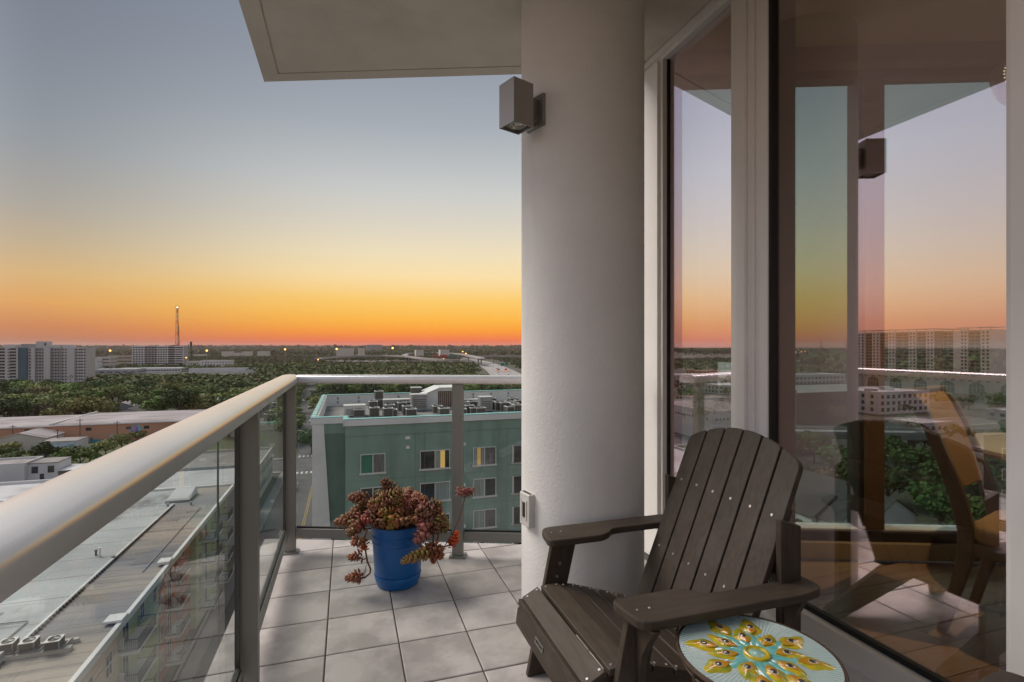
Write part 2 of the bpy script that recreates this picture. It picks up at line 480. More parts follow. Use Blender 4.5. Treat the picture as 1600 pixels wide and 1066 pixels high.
m = MB(); m.lathe([(.042, -.075), (.046, -.090), (.040, -.090), (.034, -.060)], (x0 + x1) / 2, 0, 24)
m.build('reflector', pm('lamp_reflector', (.75, .74, .70), rough=.2, metal=.9), wl, smooth=True)

nv = on_column(-152)
cb = thing('control_box', 'small white plastic cover with a dark slot, low on the round column', 'control box', (CC[0] + CR * nv.x, CC[1] + CR * nv.y, .51), R(-152))
M['whiteplastic'] = pm('white_plastic', (.62, .60, .56), rough=.45)
m = MB(); m.box(-.008, .030, -.047, .047, -.080, .080); m.build('cover', M['whiteplastic'], cb, bevel=.007, seg=3)
m = MB(); m.box(.030, .0325, -.022, .022, -.045, .045); m.box(.030, .034, -.026, -.022, -.049, .049); m.box(.030, .034, .022, .026, -.049, .049)
m.build('bezel', M['whiteplastic'], cb)
m = MB(); m.box(.0322, .0335, -.013, .013, -.036, .036); m.build('slot', pm('dark_slot', (.03, .022, .016), rough=.4), cb)
m = MB()
for k in range(5): m.box(.006, .024, -.036 + k * .016, -.028 + k * .016, .0795, .0815)
m.build('vent', M['gasket'], cb)

# ------------------------------------------------------------------ glass wall (sliding door), in the s/t frame
gw = thing('sliding_glass_wall', 'tall white framed sliding glass wall right of the column', 'glass door', W(GS, 2.73, 0))
go = (GS, 2.73, 0)
def gb(name, boxes, mat, bevel=.003):
    m = MB(go)
    for b in boxes: m.box(*b)
    return m.build(name, mat, gw, bevel=bevel)
T0, T1, T2, T3 = 2.70, 2.108, 1.875, .985
gb('head', [(GS, GS + .10, -1.4, 2.93, 3.03, CZ - .003), (GS - .02, GS + .02, -1.4, 2.927, 3.05, CZ - .006)], M['wframe'])
gb('sill', [(GS - .075, GS + .12, -1.4, 2.714, .0, .06), (GS - .045, GS + .11, -1.4, 2.712, .06, .095)], M['wframe'])
gb('jamb', [(GS - .02, GS + .10, 2.715, 2.93, .0, 3.03), (GS + .0, GS + .09, 2.69, 2.715, .095, 3.03)], M['wframe'])
gb('bottom_rail', [(GS + .0, GS + .05, T1, 2.69, .095, .155)], M['wframe'])
gb('bottom_rail', [(GS - .005, GS + .045, T3, T2, .095, .192)], M['wframe2'] if 'wframe2' in M else M['wframe'])
# the two meeting stiles: stepped profiles
gb('stile', [(GS + .010, GS + .06, T1 - .045, T1 + .012, .095, 3.03), (GS - .012, GS + .04, T1 - .105, T1 - .045, .095, 3.03), (GS - .020, GS + .03, T1 - .112, T1 - .105, .095, 3.03)], M['wframe'])
gb('stile', [(GS - .002, GS + .05, T1 - .148, T1 - .114, .095, 3.03), (GS + .012, GS + .06, T2 + .012, T1 - .150, .095, 3.03)], M['wframe'])
gb('gasket', [(GS + .02, GS + .05, T2 - .004, T2 + .012, .19, 3.03), (GS + .03, GS + .056, T3, T2, .192, .214), (GS + .03, GS + .056, T1 + .012, 2.69, .155, .165),
              (GS + .03, GS + .056, 2.682, 2.69, .155, 3.03), (GS + .03, GS + .056, T1 + .012, T1 + .018, .155, 3.03)], M['gasket'], 0)
gb('stile', [(GS - .005, GS + .045, T3 - .12, T3, .095, 3.03), (GS - .03, GS - .005, T3 - .16, T3 - .022, .095, 3.03)], M['wframe'])
gb('stile', [(GS - .005, GS + .045, -.25, -.10, .095, 3.03)], M['wframe'])
gb('bottom_rail', [(GS - .005, GS + .045, -.10, T3 - .12, .095, .192)], M['wframe'])
gb('glass_pane', [(GS + .040, GS + .044, T1 + .012, 2.69, .155, 3.03)], M['pane'], 0)
gb('glass_pane', [(GS + .040, GS + .044, T3, T2 + .012, .192, 3.03)], M['pane'], 0)
gb('glass_pane', [(GS + .040, GS + .044, -.10, T3 - .12, .192, 3.03)], M['pane'], 0)
M['jambwood'] = pm('warm_brown_liner', (.17, .095, .035), (.13, .075, .03), scale=6, rough=.5, stretch=(1, 1, .1))
gb('liner', [(GS + .062, GS + .15, T2 - .012, T2 + .055, .095, 3.03)], M['jambwood'])

# ------------------------------------------------------------------ the room behind the glass
def plane_win(off): return (-FE, 1.0, 2.407 - FE * 2.816 + off)
def win_t(s, off=0.0): return 2.407 + FE * (s - 2.816) + off
RF = .05
ROOM = clip([(GS + .13, -2.0), (6.2, -2.0), (6.2, 4), (GS + .13, 4)], [plane_win(-.16)])
m = MB(); m.prism(ROOM, -.004, RF - .012)
rf = m.build('room_floor', pm('underfloor', (.05, .035, .02), rough=.9), rotz=TH, kind='structure')
M['plank'] = pm('oak_plank', (.40, .25, .15), (.29, .175, .10), scale=3.2, detail=7, rough=.30, stretch=(.35, 4.5, 1), rand=.16, jit=True)
t = -2.0
row = 0
while t < 3.4:
    x = GS + .13 - (row * .47) % 1.2
    while x < 6.2:
        c = clip([(x + .0015, t + .0015), (x + 1.2 - .0015, t + .0015), (x + 1.2 - .0015, t + .1585), (x + .0015, t + .1585)], [plane_win(-.165), (-1, 0, -(GS + .131)), (1, 0, 6.2)])
        if len(c) >= 3 and area(c) > .004:
            mm = MB((c[0][0], c[0][1], 0)); mm.prism(c, RF - .011, RF); mm.build('plank', M['plank'], rf, loc=(c[0][0], c[0][1], rnd.uniform(-.0006, 0)))
        x += 1.2
    t += .16; row += 1
M['roomwall'] = pm('tan_room_paint', (.50, .40, .27), (.47, .375, .25), scale=1.5, rough=.85)
m = MB(); m.prism(clip([(GS + .12, -2.05), (6.3, -2.05), (6.3, 4), (GS + .12, 4)], [plane_win(.02)]), 3.046, CZ - .004)
m.build('room_ceiling', pm('room_ceiling_paint', (.56, .46, .20), rough=.9), rotz=TH, kind='structure')
m = MB(); m.box(6.2, 6.3, -2.0, win_t(6.2, -.2), 0, 3.045); m.build('room_wall', M['roomwall'], rotz=TH, kind='structure')
m = MB(); m.box(GS - .03, 6.3, -2.1, -2.0, 0, 3.045); m.build('room_wall', M['roomwall'], rotz=TH, kind='structure')
m = MB(); m.box(GS - .02, GS + .12, -2.0, -1.4, 0, CZ - .005); m.build('room_wall', M['stucco'], rotz=TH, kind='structure')

# window wall on the far side of the room, parallel to the front rail
ww = thing('window_wall', 'dark bronze window wall across the far side of the room', 'window', W(2.816, 2.407, 0))
wo = (2.816, 2.407, 0)
WN = Vector((.357, .934, 0)).normalized()
def wp(s, off=0.0): return Vector((s, win_t(s), 0)) + WN * off
def wbar(name, s0, s1, z0, z1, o0, o1, mat, bevel=.003):
    m = MB(wo); a, b = wp(s0, (o0 + o1) / 2), wp(s1, (o0 + o1) / 2)
    m.bar((a.x, a.y, (z0 + z1) / 2), (b.x, b.y, (z0 + z1) / 2), abs(o1 - o0), z1 - z0)
    return m.build(name, mat, ww, bevel=bevel)
M['bronze'] = pm('dark_bronze_frame', (.045, .036, .028), rough=.45, metal=.3)
M['ledge'] = pm('painted_ledge', (.46, .35, .21), rough=.5)
def s_of_px(x):      # where the window wall is met in direction x
    u = (x - 800) / F
    # t = c0 + FE*s ; s = t*(ST+CT*u)/(CT-ST*u)
    k = (ST_ + CT * u) / (CT - ST_ * u); c0 = 2.407 - FE * 2.816
    return k * c0 / (1 - k * FE)
sA = GS + .10
sm0, sm1 = s_of_px(1337), s_of_px(1367)
wbar('header', sA, 6.2, 2.945, 3.044, -.15, .04, pm('brown_header', (.30, .22, .115), rough=.7))
wbar('header', sA, 6.2, 2.90, 2.945, -.06, .04, pm('dark_brown_header', (.20, .15, .08), rough=.7))
wbar('curb', sA, 6.2, .05, .145, -.12, .04, M['ledge'])
wbar('ledge', sA, 6.2, .145, .20, -.09, .04, M['bronze'])
wbar('sill_trim', sA, 6.2, .20, .214, -.07, .03, M['wframe'])
wbar('mullion', sA - .02, s_of_px(1059), .0, 3.04, -.10, .05, pm('brown_mullion', (.13, .075, .04), rough=.55))
wbar('mullion', sm0, sm1, .214, 2.90, -.09, .05, M['jambwood'])
wbar('mullion', sm0 - .022, sm0 - .001, .214, 2.90, -.07, .05, M['bronze'])
wbar('mullion', 4.35, 4.45, .214, 2.90, -.09, .05, M['jambwood'])
for a, b in ((s_of_px(1059), sm0 - .022), (sm1, 4.35), (4.45, 6.2)):
    wbar('glass_pane', a, b, .214, 2.90, -.004, .004, M['wpane'], 0)
# white end wall of the next balcony, seen through the room
nb_p = ((1225 - 800) / F * 4.5, 4.5)
nb = thing('balcony_end_wall', 'pale stucco end wall with a cap just outside the far window', 'wall', (nb_p[0], nb_p[1], -.28))
m = MB(); m.box(-.09, .09, .0, .22, 0, 1.16); m.build('wall', M['stucco'], nb)
m = MB(); m.box(-.115, .115, -.03, .25, 1.16, 1.20); m.build('cap', M['wframe'], nb, bevel=.004)

# ------------------------------------------------------------------ armchair of slats (local x runs from the front to the back, -y is the side towards the camera)
def rounded(poly, r, n=4):
    """round the corners of a polygon; r = radius per corner"""
    out = []
    k = len(poly)
    for i in range(k):
        p = Vector((*poly[i], 0)); a = Vector((*poly[i - 1], 0)); b = Vector((*poly[(i + 1) % k], 0))
        ri = r[i] if isinstance(r, (list, tuple)) else r
        if ri <= 0: out.append(tuple(poly[i])); continue
        u = (a - p).normalized(); v = (b - p).normalized()
        d = min(ri, (a - p).length * .49, (b - p).length * .49)
        p0 = p + u * d; p1 = p + v * d
        for j in range(n + 1):
            f = j / n; q = p0 * (1 - f) ** 2 + p * 2 * f * (1 - f) + p1 * f * f
            out.append((q.x, q.y))
    return out
def adirondack(label, loc, turn=0):
    ch = thing('adirondack_chair', label, 'chair', loc, TH + turn)
    mat = M['polywood']
    screws = MB()
    def screw(p, n, r=.0055):
        p = Vector(p); n = Vector(n).normalized()
        screws.tube([p - n * .001, p + n * .0028], [r, r * .8], 8)
    LA = .27                                            # half distance of the side boards
    # seat: curved line of slats from the front roll to the back
    prof = [(-.062, .337), (.017, .357), (.090, .349), (.165, .327), (.243, .301), (.326, .273), (.405, .248)]
    for i, (x, z) in enumerate(prof):
        x2, z2 = prof[min(i + 1, len(prof) - 1)]; x1, z1 = prof[max(i - 1, 0)]
        if i == 0: ang = math.atan2(.036, .072)
        else: ang = math.atan2(z2 - z1, x2 - x1)
        w = .073
        M3 = Matrix.Translation((x, 0, z - .010)) @ Matrix.Rotation(-ang, 4, 'Y')
        m = MB(); m.obox(M3, w, 2 * LA + .02, .020); m.build('seat_slat', M['polywood_y'], ch, bevel=.003)
        nrm = M3.to_3x3() @ Vector((0, 0, 1)); tx = M3.to_3x3() @ Vector((1, 0, 0))
        for sy in (-1, 1):
            for dx in (-.022, .022):
                screw(Vector((x, sy * (LA - .008), z)) + tx * dx, nrm)
    # front board
    M3 = Matrix.Translation((-.108, 0, .268)) @ Matrix.Rotation(R(8), 4, 'Y')
    m = MB(); m.obox(M3, .022, 2 * LA + .02, .095); m.build('front_board', M['polywood_y'], ch, bevel=.003)
    nf = M3.to_3x3() @ Vector((-1, 0, 0))
    for sy in (-1, 1):
        for dz in (-.028, .028): screw((-.119, sy * (LA - .01), .268 + dz), nf)
    b = MB(); Mb = Matrix.Translation((-.1205, .035, .272)) @ Matrix.Rotation(R(8), 4, 'Y')
    b.obox(Mb, .003, .074, .021); bd = b.build('badge', M['badge'], ch, bevel=.001)
    tc = bpy.data.curves.new('lettering', 'FONT'); tc.body = 'LIFETIME'; tc.size = .0165; tc.align_x = 'CENTER'; tc.align_y = 'CENTER'; tc.extrude = .0005
    tc.materials.append(M['gasket'])
    to = bpy.data.objects.new('lettering', bpy.data.meshes.new_from_object(bpy.data.objects.new('lettering_source', tc))); COL.objects.link(to); to.parent = bd
    to.matrix_local = Matrix.Translation((-.1224, .035, .272)) @ Matrix(((0, 0, -1, 0), (-1, 0, 0, 0), (0, 1, 0, 0), (0, 0, 0, 1)))
    # side boards sloping to the floor behind
    for sy in (-1, 1):
        poly = [(-.096, .215), (-.096, .312), (-.055, .326), (.02, .335), (.10, .326), (.42, .222), (.80, .06), (.80, .0), (.70, .0)]
        m = MB(); m.prism_y(poly, sy * (LA - .012), sy * (LA - .034)); m.build('side_board', M['polywood_x'], ch, bevel=.003)
    for sy in (-1, 1):
        y0, y1 = sy * (LA + .012), sy * (LA + .036)
        m = MB(); m.prism_y([(-.075, 0), (.015, 0), (.135, .512), (.030, .512)], min(y0, y1), max(y0, y1)); m.build('front_leg', M['polywood_z'], ch, bevel=.003)
        for z in (.43, .38): screw((.03 + .05 + (z - .512) * .22, sy * (LA + .011), z), (0, -sy, 0), .007)
        # curved bracket under the arm
        pts = [(.045, .512), (.045 + .01, .30), (.063, .30), (.067, .36), (.075, .41), (.088, .455), (.105, .49), (.125, .512)]
        m = MB(); m.prism([(0, 0), (0, 0), (0, 0)], 0, 0) if False else None
        a0 = sy * (LA + .036)
        # bracket stands across the arm: profile in (y, z)
        prof2 = [(0, .512), (0, .31), (.016, .31), (.022, .37), (.036, .42), (.062, .465), (.095, .512)]
        vs = []
        for xx in (.052, .074):
            vs += [(xx, a0 + sy * p, z) for p, z in prof2]
        n = len(prof2)
        m = MB(); m.add(vs, [tuple(range(n)), tuple(range(2 * n - 1, n - 1, -1))] + [(i, i + n, (i + 1) % n + n, (i + 1) % n) for i in range(n)]); m.build('bracket', mat, ch)
        # arm
        o, i0, i1 = .396, .242, .300
        arm = [(.0, i0), (.235, i0), (.275, i0 + .022), (.30, i1 - .006), (.34, i1), (.52, i1), (.565, i1 - .008), (.585, i0 + .020), (.60, i0), (.685, i0), (.685, o - .02), (.60, o), (.02, o)]
        rad = [.035, .02, .02, .02, .02, .02, .02, .02, .02, .02, .03, .03, .05]
        poly = rounded(arm, rad)
        poly = [(x, sy * y) for x, y in poly]
        m = MB(); m.prism(poly if sy < 0 else poly[::-1], .512, .540); m.build('arm', M['polywood_x'], ch, bevel=.005)
        for x, y in ((.045, .325), (.085, .325), (.62, .30), (.65, .30)): screw((x, sy * y, .540), (0, 0, 1), .004)
        # rear post carrying the arm and the back brace
        m = MB(); m.prism_y([(.575, .0), (.657, .0), (.657, .715), (.575, .742)], min(sy * .294, sy * .318), max(sy * .294, sy * .318)); m.build('rear_post', M['polywood_z'], ch, bevel=.003)
        vs = []
        for xx in (.585, .607):
            vs += [(xx, sy * (.318 + p * .75), z) for p, z in prof2]
        m = MB(); m.add(vs, [tuple(range(n)), tuple(range(2 * n - 1, n - 1, -1))] + [(i, i + n, (i + 1) % n + n, (i + 1) % n) for i in range(n)]); m.build('bracket', mat, ch)
    # back: six slats leaning back, rounded top
    base = Vector((.415, 0, .235)); top = Vector((.722, 0, .975))
    up = (top - base); Lh = up.length; up.normalize(); nr = Vector((-up.z, 0, up.x))
    wsl, gap = .0895, .0085
    for i in range(6):
        y0 = -.29 + i * (wsl + gap); y1 = y0 + wsl
        def ht(y): return Lh - .075 * (y / .29) ** 2
        pl = [(y0, 0), (y1, 0), (y1, ht(y1)), ((y0 + y1) / 2, ht((y0 + y1) / 2) + .001), (y0, ht(y0))]
        rr = [0, 0, .012, .02, .012]
        if i == 0: rr = [0, 0, .01, .03, .045]
        if i == 5: rr = [0, 0, .045, .03, .01]
        pl = rounded(pl, rr)
        vs = [base + Vector((0, y, 0)) + up * h + nr * .011 for y, h in pl] + [base + Vector((0, y, 0)) + up * h - nr * .011 for y, h in pl]
        k = len(pl)
        m = MB(); m.add(vs, [tuple(range(k)), tuple(range(2 * k - 1, k - 1, -1))] + [(j, j + k, (j + 1) % k + k, (j + 1) % k) for j in range(k)])
        m.build('back_slat', M['polywood_z'], ch, bevel=.003)
        for hh in (.245, .535): screw(base + Vector((0, (y0 + y1) / 2, 0)) + up * hh + nr * .011, nr, .0065)
    for hh, wd in ((.245, .275), (.535, .275)):
        c = base + up * hh - nr * .024
        m = MB(); m.bar(c + Vector((0, -wd, 0)), c + Vector((0, wd, 0)), .024, .08, up=up); m.build('back_brace', mat, ch, bevel=.003)
    c = Vector((.640, 0, .55)); m = MB(); m.bar(c + Vector((0, -.25, 0)), c + Vector((0, .25, 0)), .022, .07); m.build('back_brace', mat, ch, bevel=.003)
    screws.build('screws', M['steel'], ch, smooth=True, kind='stuff')
    return ch
adirondack('dark brown slatted garden armchair facing the railing beside the peacock table', W(.75, 1.633, 0))
adirondack('second dark brown armchair, only its arm end shows at the bottom right corner', W(.940, .243, 0), R(18))

# ------------------------------------------------------------------ peacock table
TZ = .50
tb = thing('side_table', 'round glass side table with peacock feathers in yellow and turquoise relief', 'side table', (.639, 1.35, 0), 0)
def plate_mat():
    m = pm('frosted_blue_glass', (.40, .53, .54), (.48, .59, .58), scale=9, rough=.20, coat=.5)
    nt = m.node_tree; N, L = nt.nodes.new, nt.links.new
    tc = N('ShaderNodeTexCoord'); gr = N('ShaderNodeTexGradient'); gr.gradient_type = 'RADIAL'; L(tc.outputs['Object'], gr.inputs[0])
    ml = N('ShaderNodeMath'); ml.operation = 'MULTIPLY'; ml.inputs[1].default_value = 2 * math.pi * 110; L(gr.outputs[1], ml.inputs[0])
    sn = N('ShaderNodeMath'); sn.operation = 'SINE'; L(ml.outputs[0], sn.inputs[0])
    bp = N('ShaderNodeBump'); bp.inputs['Strength'].default_value = .5; bp.inputs['Distance'].default_value = .0012; L(sn.outputs[0], bp.inputs['Height'])
    L(bp.outputs[0], nt.nodes['Principled BSDF'].inputs['Normal'])
    return m
m = MB(); m.lathe([(.195, TZ - .010), (.195, TZ - .002), (.17, TZ - .004), (.10, TZ - .005), (.001, TZ - .005)], n=96); m.build('glass_top', plate_mat(), tb, smooth=True)
M['rust'] = pm('dark_bronze_metal', (.075, .055, .045), (.11, .07, .05), scale=30, rough=.5, metal=.6)
m = MB(); ring = [(.197 * math.cos(a), .197 * math.sin(a), TZ - .006) for a in [2 * math.pi * k / 72 for k in range(73)]]
m.tube(ring, .0058, 8); m.build('rim', M['rust'], tb, smooth=True)
m = MB(); ring = [(.185 * math.cos(a), .185 * math.sin(a), TZ - .035) for a in [2 * math.pi * k / 72 for k in range(73)]]
m.tube(ring, .004, 6); m.build('hoop', M['rust'], tb, smooth=True)
for k, a in enumerate((-155, -35, 20 + 180 - 5)):
    pass
for a in (-165, -75, 15, 92):
    a = R(a); c, s_ = math.cos(a), math.sin(a)
    m = MB(); m.tube([(.188 * c, .188 * s_, TZ - .012), (.165 * c, .165 * s_, .33), (.125 * c, .125 * s_, .18), (.135 * c, .135 * s_, .06), (.17 * c, .17 * s_, .006)], .007, 8)
    m.build('leg', M['rust'], tb, smooth=True)
M['feather'] = pm('yellow_green_feather', (.55, .40, .015), (.25, .30, .03), scale=26, lo=.42, hi=.62, rough=.22, coat=.6)
M['amber'] = pm('amber_feather', (.52, .20, .012), (.48, .30, .02), scale=40, rough=.22, coat=.6)
M['teal'] = pm('turquoise_enamel', (.10, .42, .42), (.22, .52, .50), scale=30, rough=.22, coat=.6)
M['eye'] = pm('dark_feather_eye', (.03, .03, .034), (.075, .065, .055), scale=80, rough=.2, coat=.6)
M['eyering'] = pm('pale_gold_ring', (.62, .52, .30), rough=.25, coat=.5)
def dome(outline, z0, hgt, rings=3):
    """low relief: outline shrunk upwards"""
    n = len(outline); cx = sum(p[0] for p in outline) / n; cy_ = sum(p[1] for p in outline) / n
    m = MB(); vs = []
    for k in range(rings + 1):
        f = 1 - (k / (rings + .6)); z = z0 + hgt * math.sin(math.pi / 2 * k / rings)
        vs += [(cx + (p[0] - cx) * f, cy_ + (p[1] - cy_) * f, z) for p in outline]
    fs = [(k * n + i, k * n + (i + 1) % n, (k + 1) * n + (i + 1) % n, (k + 1) * n + i) for k in range(rings) for i in range(n)] + [tuple(range(rings * n, rings * n + n))]
    return m.add(vs, fs)
def leaf_outline(r0, r1, w, bend, n=12, tail=.32):
    """teardrop along +x from r0 to r1, widest near the middle, tip flicked sideways"""
    pts = []
    for sgn in (1, -1):
        rngk = range(n + 1) if sgn == 1 else range(n - 1, 0, -1)
        for k in rngk:
            f = k / n
            ww = w * (math.sin(math.pi * min(1, f * 1.25)) if f < .4 else 1 - ((f - .4) / .6) ** 1.5 * .97) if f > 0 else .0005
            wob = 1 + (.14 * math.sin(f * 17) if f > .5 else 0)
            x = r0 + (r1 - r0) * f; y = sgn * ww * wob + bend * max(0, f - .45) ** 2 * 3
            pts.append((x, y))
    return pts[::-1]
def rot(pts, a):
    c, s_ = math.cos(a), math.sin(a); return [(x * c - y * s_, x * s_ + y * c) for x, y in pts]
feather_meshes = {}
A0 = R(92)
for ringi, (r0, r1, w, eye_r) in enumerate(((.040, .132, .028, .080), (.086, .190, .030, .130))):
    for k in range(8):
        a = A0 + k * R(45) + (R(22.5) if ringi else 0) + rnd.uniform(-.06, .06)
        bend = rnd.choice((-1, 1)) * rnd.uniform(.006, .016)
        r1j = min(.188, r1 * rnd.uniform(.93, 1.02))
        f = dome(rot(leaf_outline(r0, r1j, w, bend), a), TZ - .0045, .0045).build('feather', M['feather'], tb, smooth='all')
        dome(rot([(eye_r + (x - eye_r), y * .78) for x, y in leaf_outline(r0 + .008, r0 + (r1j - r0) * .74, w * .62, bend * .5)], a), TZ - .0005, .0016, 2).build('blaze', M['amber'], f, smooth='all')
        c, s_ = math.cos(a), math.sin(a); ex, ey = eye_r * c, eye_r * s_
        el = [(ex + .0125 * math.cos(q) * c - .0105 * math.sin(q) * s_, ey + .0125 * math.cos(q) * s_ + .0105 * math.sin(q) * c) for q in [2 * math.pi * j / 16 for j in range(16)]]
        dome(el, TZ + .0006, .0015, 2).build('eye_ring', M['eyering'], f, smooth='all')
        el2 = [(ex + (x - ex) * .76, ey + (y - ey) * .76) for x, y in el]
        dome(el2, TZ + .0018, .0010, 2).build('eye', M['eye'], f, smooth='all')
for k in range(16):
    a = A0 + R(22.5) * k + R(6)
    dome(rot(leaf_outline(.026, .125 if k % 2 else .10, .019, rnd.uniform(-.02, .02)), a), TZ - .0047, .0022, 2).build('streak', M['teal'], tb, smooth='all')
m = MB(); m.lathe([(.034, TZ - .005), (.032, TZ + .001), (.027, TZ + .0015), (.024, TZ - .001), (.018, TZ - .001)], n=32); m.build('medallion', M['feather'], tb, smooth=True)
m = MB(); m.lathe([(.0225, TZ - .003), (.018, TZ - .0002), (.001, TZ + .0012)], n=24); m.build('boss', pm('pale_mint_enamel', (.30, .52, .47), rough=.2, coat=.5), tb, smooth=True)

# ------------------------------------------------------------------ blue pot and the succulent
px_, py_ = -.628, 2.846
pt = thing('flower_pot', 'bright blue plastic flower pot on the tiles by the railing', 'flower pot', (px_, py_, 0), 0)
m = MB(); m.lathe([(.122, .068), (.125, .075), (.135, .235), (.139, .240), (.139, .247), (.1355, .252), (.1365, .268), (.141, .272), (.141, .280), (.137, .285), (.1385, .322), (.150, .326), (.152, .333), (.149, .338), (.143, .337), (.139, .32), (.135, .285), (.001, .284)], n=64)
m.build('pot', M['pot'], pt, smooth=True)
m = MB(); m.lathe([(.102, .0), (.111, .005), (.123, .040), (.127, .058), (.126, .066), (.115, .068)], n=64); m.build('saucer', M['pot'], pt, smooth=True)
m = MB(); m.lathe([(.137, .288), (.136, .305), (.07, .312), (.001, .315)], n=32); m.build('soil', M['soil'], pt, smooth=True)

def rosette(name, length, rad, n, mat, openness=.6, seed=0, leaf=1.0):
    """spiral of thick pointed leaves round an axis along +z"""
    r_ = random.Random(seed); m = MB()
    for i in range(n):
        f = i / (n - 1); a = i * 2.39996; z = length * f
        tilt = (1 - f) * openness * 1.2 + .25 + r_.uniform(-.1, .1)   # angle from the axis
        L = rad * (1.05 - .45 * f ** 2) * r_.uniform(.8, 1.2) * leaf * 1.12
        w = L * .36; th = L * .19
        d = Vector((math.cos(a) * math.sin(tilt), math.sin(a) * math.sin(tilt), math.cos(tilt)))
        side = Vector((-math.sin(a), math.cos(a), 0)); nn = d.cross(side)
        b = Vector((math.cos(a) * rad * .12, math.sin(a) * rad * .12, z - L * .25)); mid = b + d * L * .62; tip = b + d * L + nn * (-L * .12)
        m.add([b, mid + side * w, mid - nn * th, mid - side * w, mid + nn * th * .45, tip],
              [(0, 2, 1), (0, 3, 2), (0, 4, 3), (0, 1, 4), (5, 1, 2), (5, 2, 3), (5, 3, 4), (5, 4, 1)])
    me = bpy.data.meshes.new(name); me.from_pydata([tuple(v) for v in m.v], [], m.f); me.materials.append(mat)
    me.polygons.foreach_set('use_smooth', [True] * len(m.f)); me.update()
    return me
def succ(name, c, c2):
    return pm(name, c, c2, scale=28, detail=2, lo=.38, hi=.62, rough=.42, rand=.28, spec=.4)
mats = [succ('bronze_leaf', (0.265, 0.094, 0.051), (0.172, 0.086, 0.039)), succ('rusty_leaf', (0.328, 0.086, 0.043), (0.218, 0.094, 0.043)), succ('olive_leaf', (0.211, 0.156, 0.047), (0.250, 0.094, 0.043)),
        succ('pink_leaf', (0.406, 0.164, 0.133), (0.281, 0.109, 0.078)), succ('green_orange_leaf', (.20, .22, .035), (.42, .12, .03)), succ('orange_leaf', (.55, .16, .02), (.45, .09, .02))]
RM = {}
def rm(length, rad, mi, op=.6):
    key = (round(length, 2), round(rad * 1.16, 3), mi, op)
    if key not in RM:
        RM[key] = rosette('rosette', key[0], max(.012, key[1]), int(14 + 300 * key[0]), mats[mi], op, len(RM))
    return RM[key]
su = thing('succulent', 'trailing bronze and rust succulent growing out of the blue pot', 'plant', (px_, py_, .31), 0)
def zp(cx, cy_, dep):    # close-up grid -> point; dep = metres nearer to the camera
    x = 520 + cx / 4.4417; y = 700 + cy_ / 4.4417; Y = py_ - dep
    return Vector(((x - 800) / F * Y - px_, Y - py_, H - (y - HY) / F * Y - .31))
def ros(a, b, rad, mi, d0=0.0, d1=None, op=.78):
    if d0 >= .13 and a[1] < 600 and b[1] < 600: a = (a[0], a[1] - 28); b = (b[0], b[1] - 28)
    p = zp(*a, d0); q = zp(*b, d0 if d1 is None else d1); v = q - p
    o = link('rosette', rm(max(.02, round(v.length, 2)), rad, mi, op), su, p)
    o.rotation_mode = 'QUATERNION'; o.rotation_quaternion = v.to_track_quat('Z', 'Y') @ Matrix.Rotation(rnd.uniform(0, 6), 4, 'Z').to_quaternion()
    return o
R_ = [((405, 300), (350, 225), .036, 0, .02), ((330, 410), (455, 305), .048, 2, .07), ((350, 380), (425, 320), .042, 3, .05), ((235, 355), (120, 345), .036, 0, .0), ((200, 440), (120, 460), .034, 0, .05),
      ((150, 505), (40, 515), .040, 0, .04), ((190, 520), (120, 590), .040, 0, .08), ((240, 430), (190, 390), .036, 2, .02), ((290, 430), (270, 380), .034, 2, .08), ((330, 440), (290, 410), .034, 0, .11),
      ((220, 470), (170, 560), .038, 1, .10), ((260, 500), (215, 525), .030, 1, .13), ((310, 540), (270, 545), .030, 0, .14), ((410, 500), (330, 480), .040, 4, .14), ((430, 500), (400, 570), .038, 4, .15),
      ((400, 470), (440, 430), .036, 2, .10), ((470, 500), (520, 450), .038, 0, .09), ((480, 510), (440, 540), .036, 1, .15), ((520, 470), (545, 420), .034, 2, .06), ((530, 400), (548, 360), .030, 1, .03),
      ((500, 520), (520, 545), .030, 0, .15), ((590, 450), (640, 460), .040, 3, .12), ((620, 420), (600, 400), .036, 3, .08), ((620, 400), (640, 350), .032, 1, .04), ((680, 400), (745, 385), .034, 2, .03),
      ((660, 440), (700, 420), .036, 3, .06), ((700, 460), (740, 430), .032, 0, .05), ((640, 500), (690, 520), .036, 3, .11), ((700, 490), (720, 540), .034, 2, .10), ((730, 480), (790, 540), .036, 2, .06),
      ((730, 530), (780, 570), .034, 2, .08), ((640, 540), (620, 590), .034, 3, .15), ((640, 580), (590, 640), .036, 3, .17), ((690, 540), (700, 580), .032, 0, .12), ((360, 520), (345, 560), .034, 0, .15),
      ((560, 500), (580, 540), .030, 1, .14), ((380, 420), (370, 380), .034, 0, .10), ((450, 470), (470, 430), .032, 2, .12), ((560, 440), (585, 400), .030, 2, .04), ((300, 470), (250, 480), .034, 0, .12),
      ((180, 640), (140, 660), .028, 1, .14), ((215, 660), (212, 640), .022, 1, .14), ((215, 705), (214, 690), .020, 5, .15), ((195, 745), (120, 760), .028, 1, .15), ((195, 890), (105, 905), .032, 1, .17),
      ((665, 715), (495, 785), .034, 2, .20), ((655, 720), (600, 745), .034, 1, .19), ((700, 700), (745, 745), .038, 1, .18, None, 1.1), ((700, 700), (660, 690), .032, 1, .18, None, 1.1), ((715, 690), (700, 720), .032, 1, .19, None, 1.1),
      ((690, 770), (705, 795), .018, 1, .18), ((835, 660), (862, 590), .024, 5, .10), ((830, 680), (815, 640), .022, 5, .10)]
for r in R_: ros(*r[:4], *r[4:])
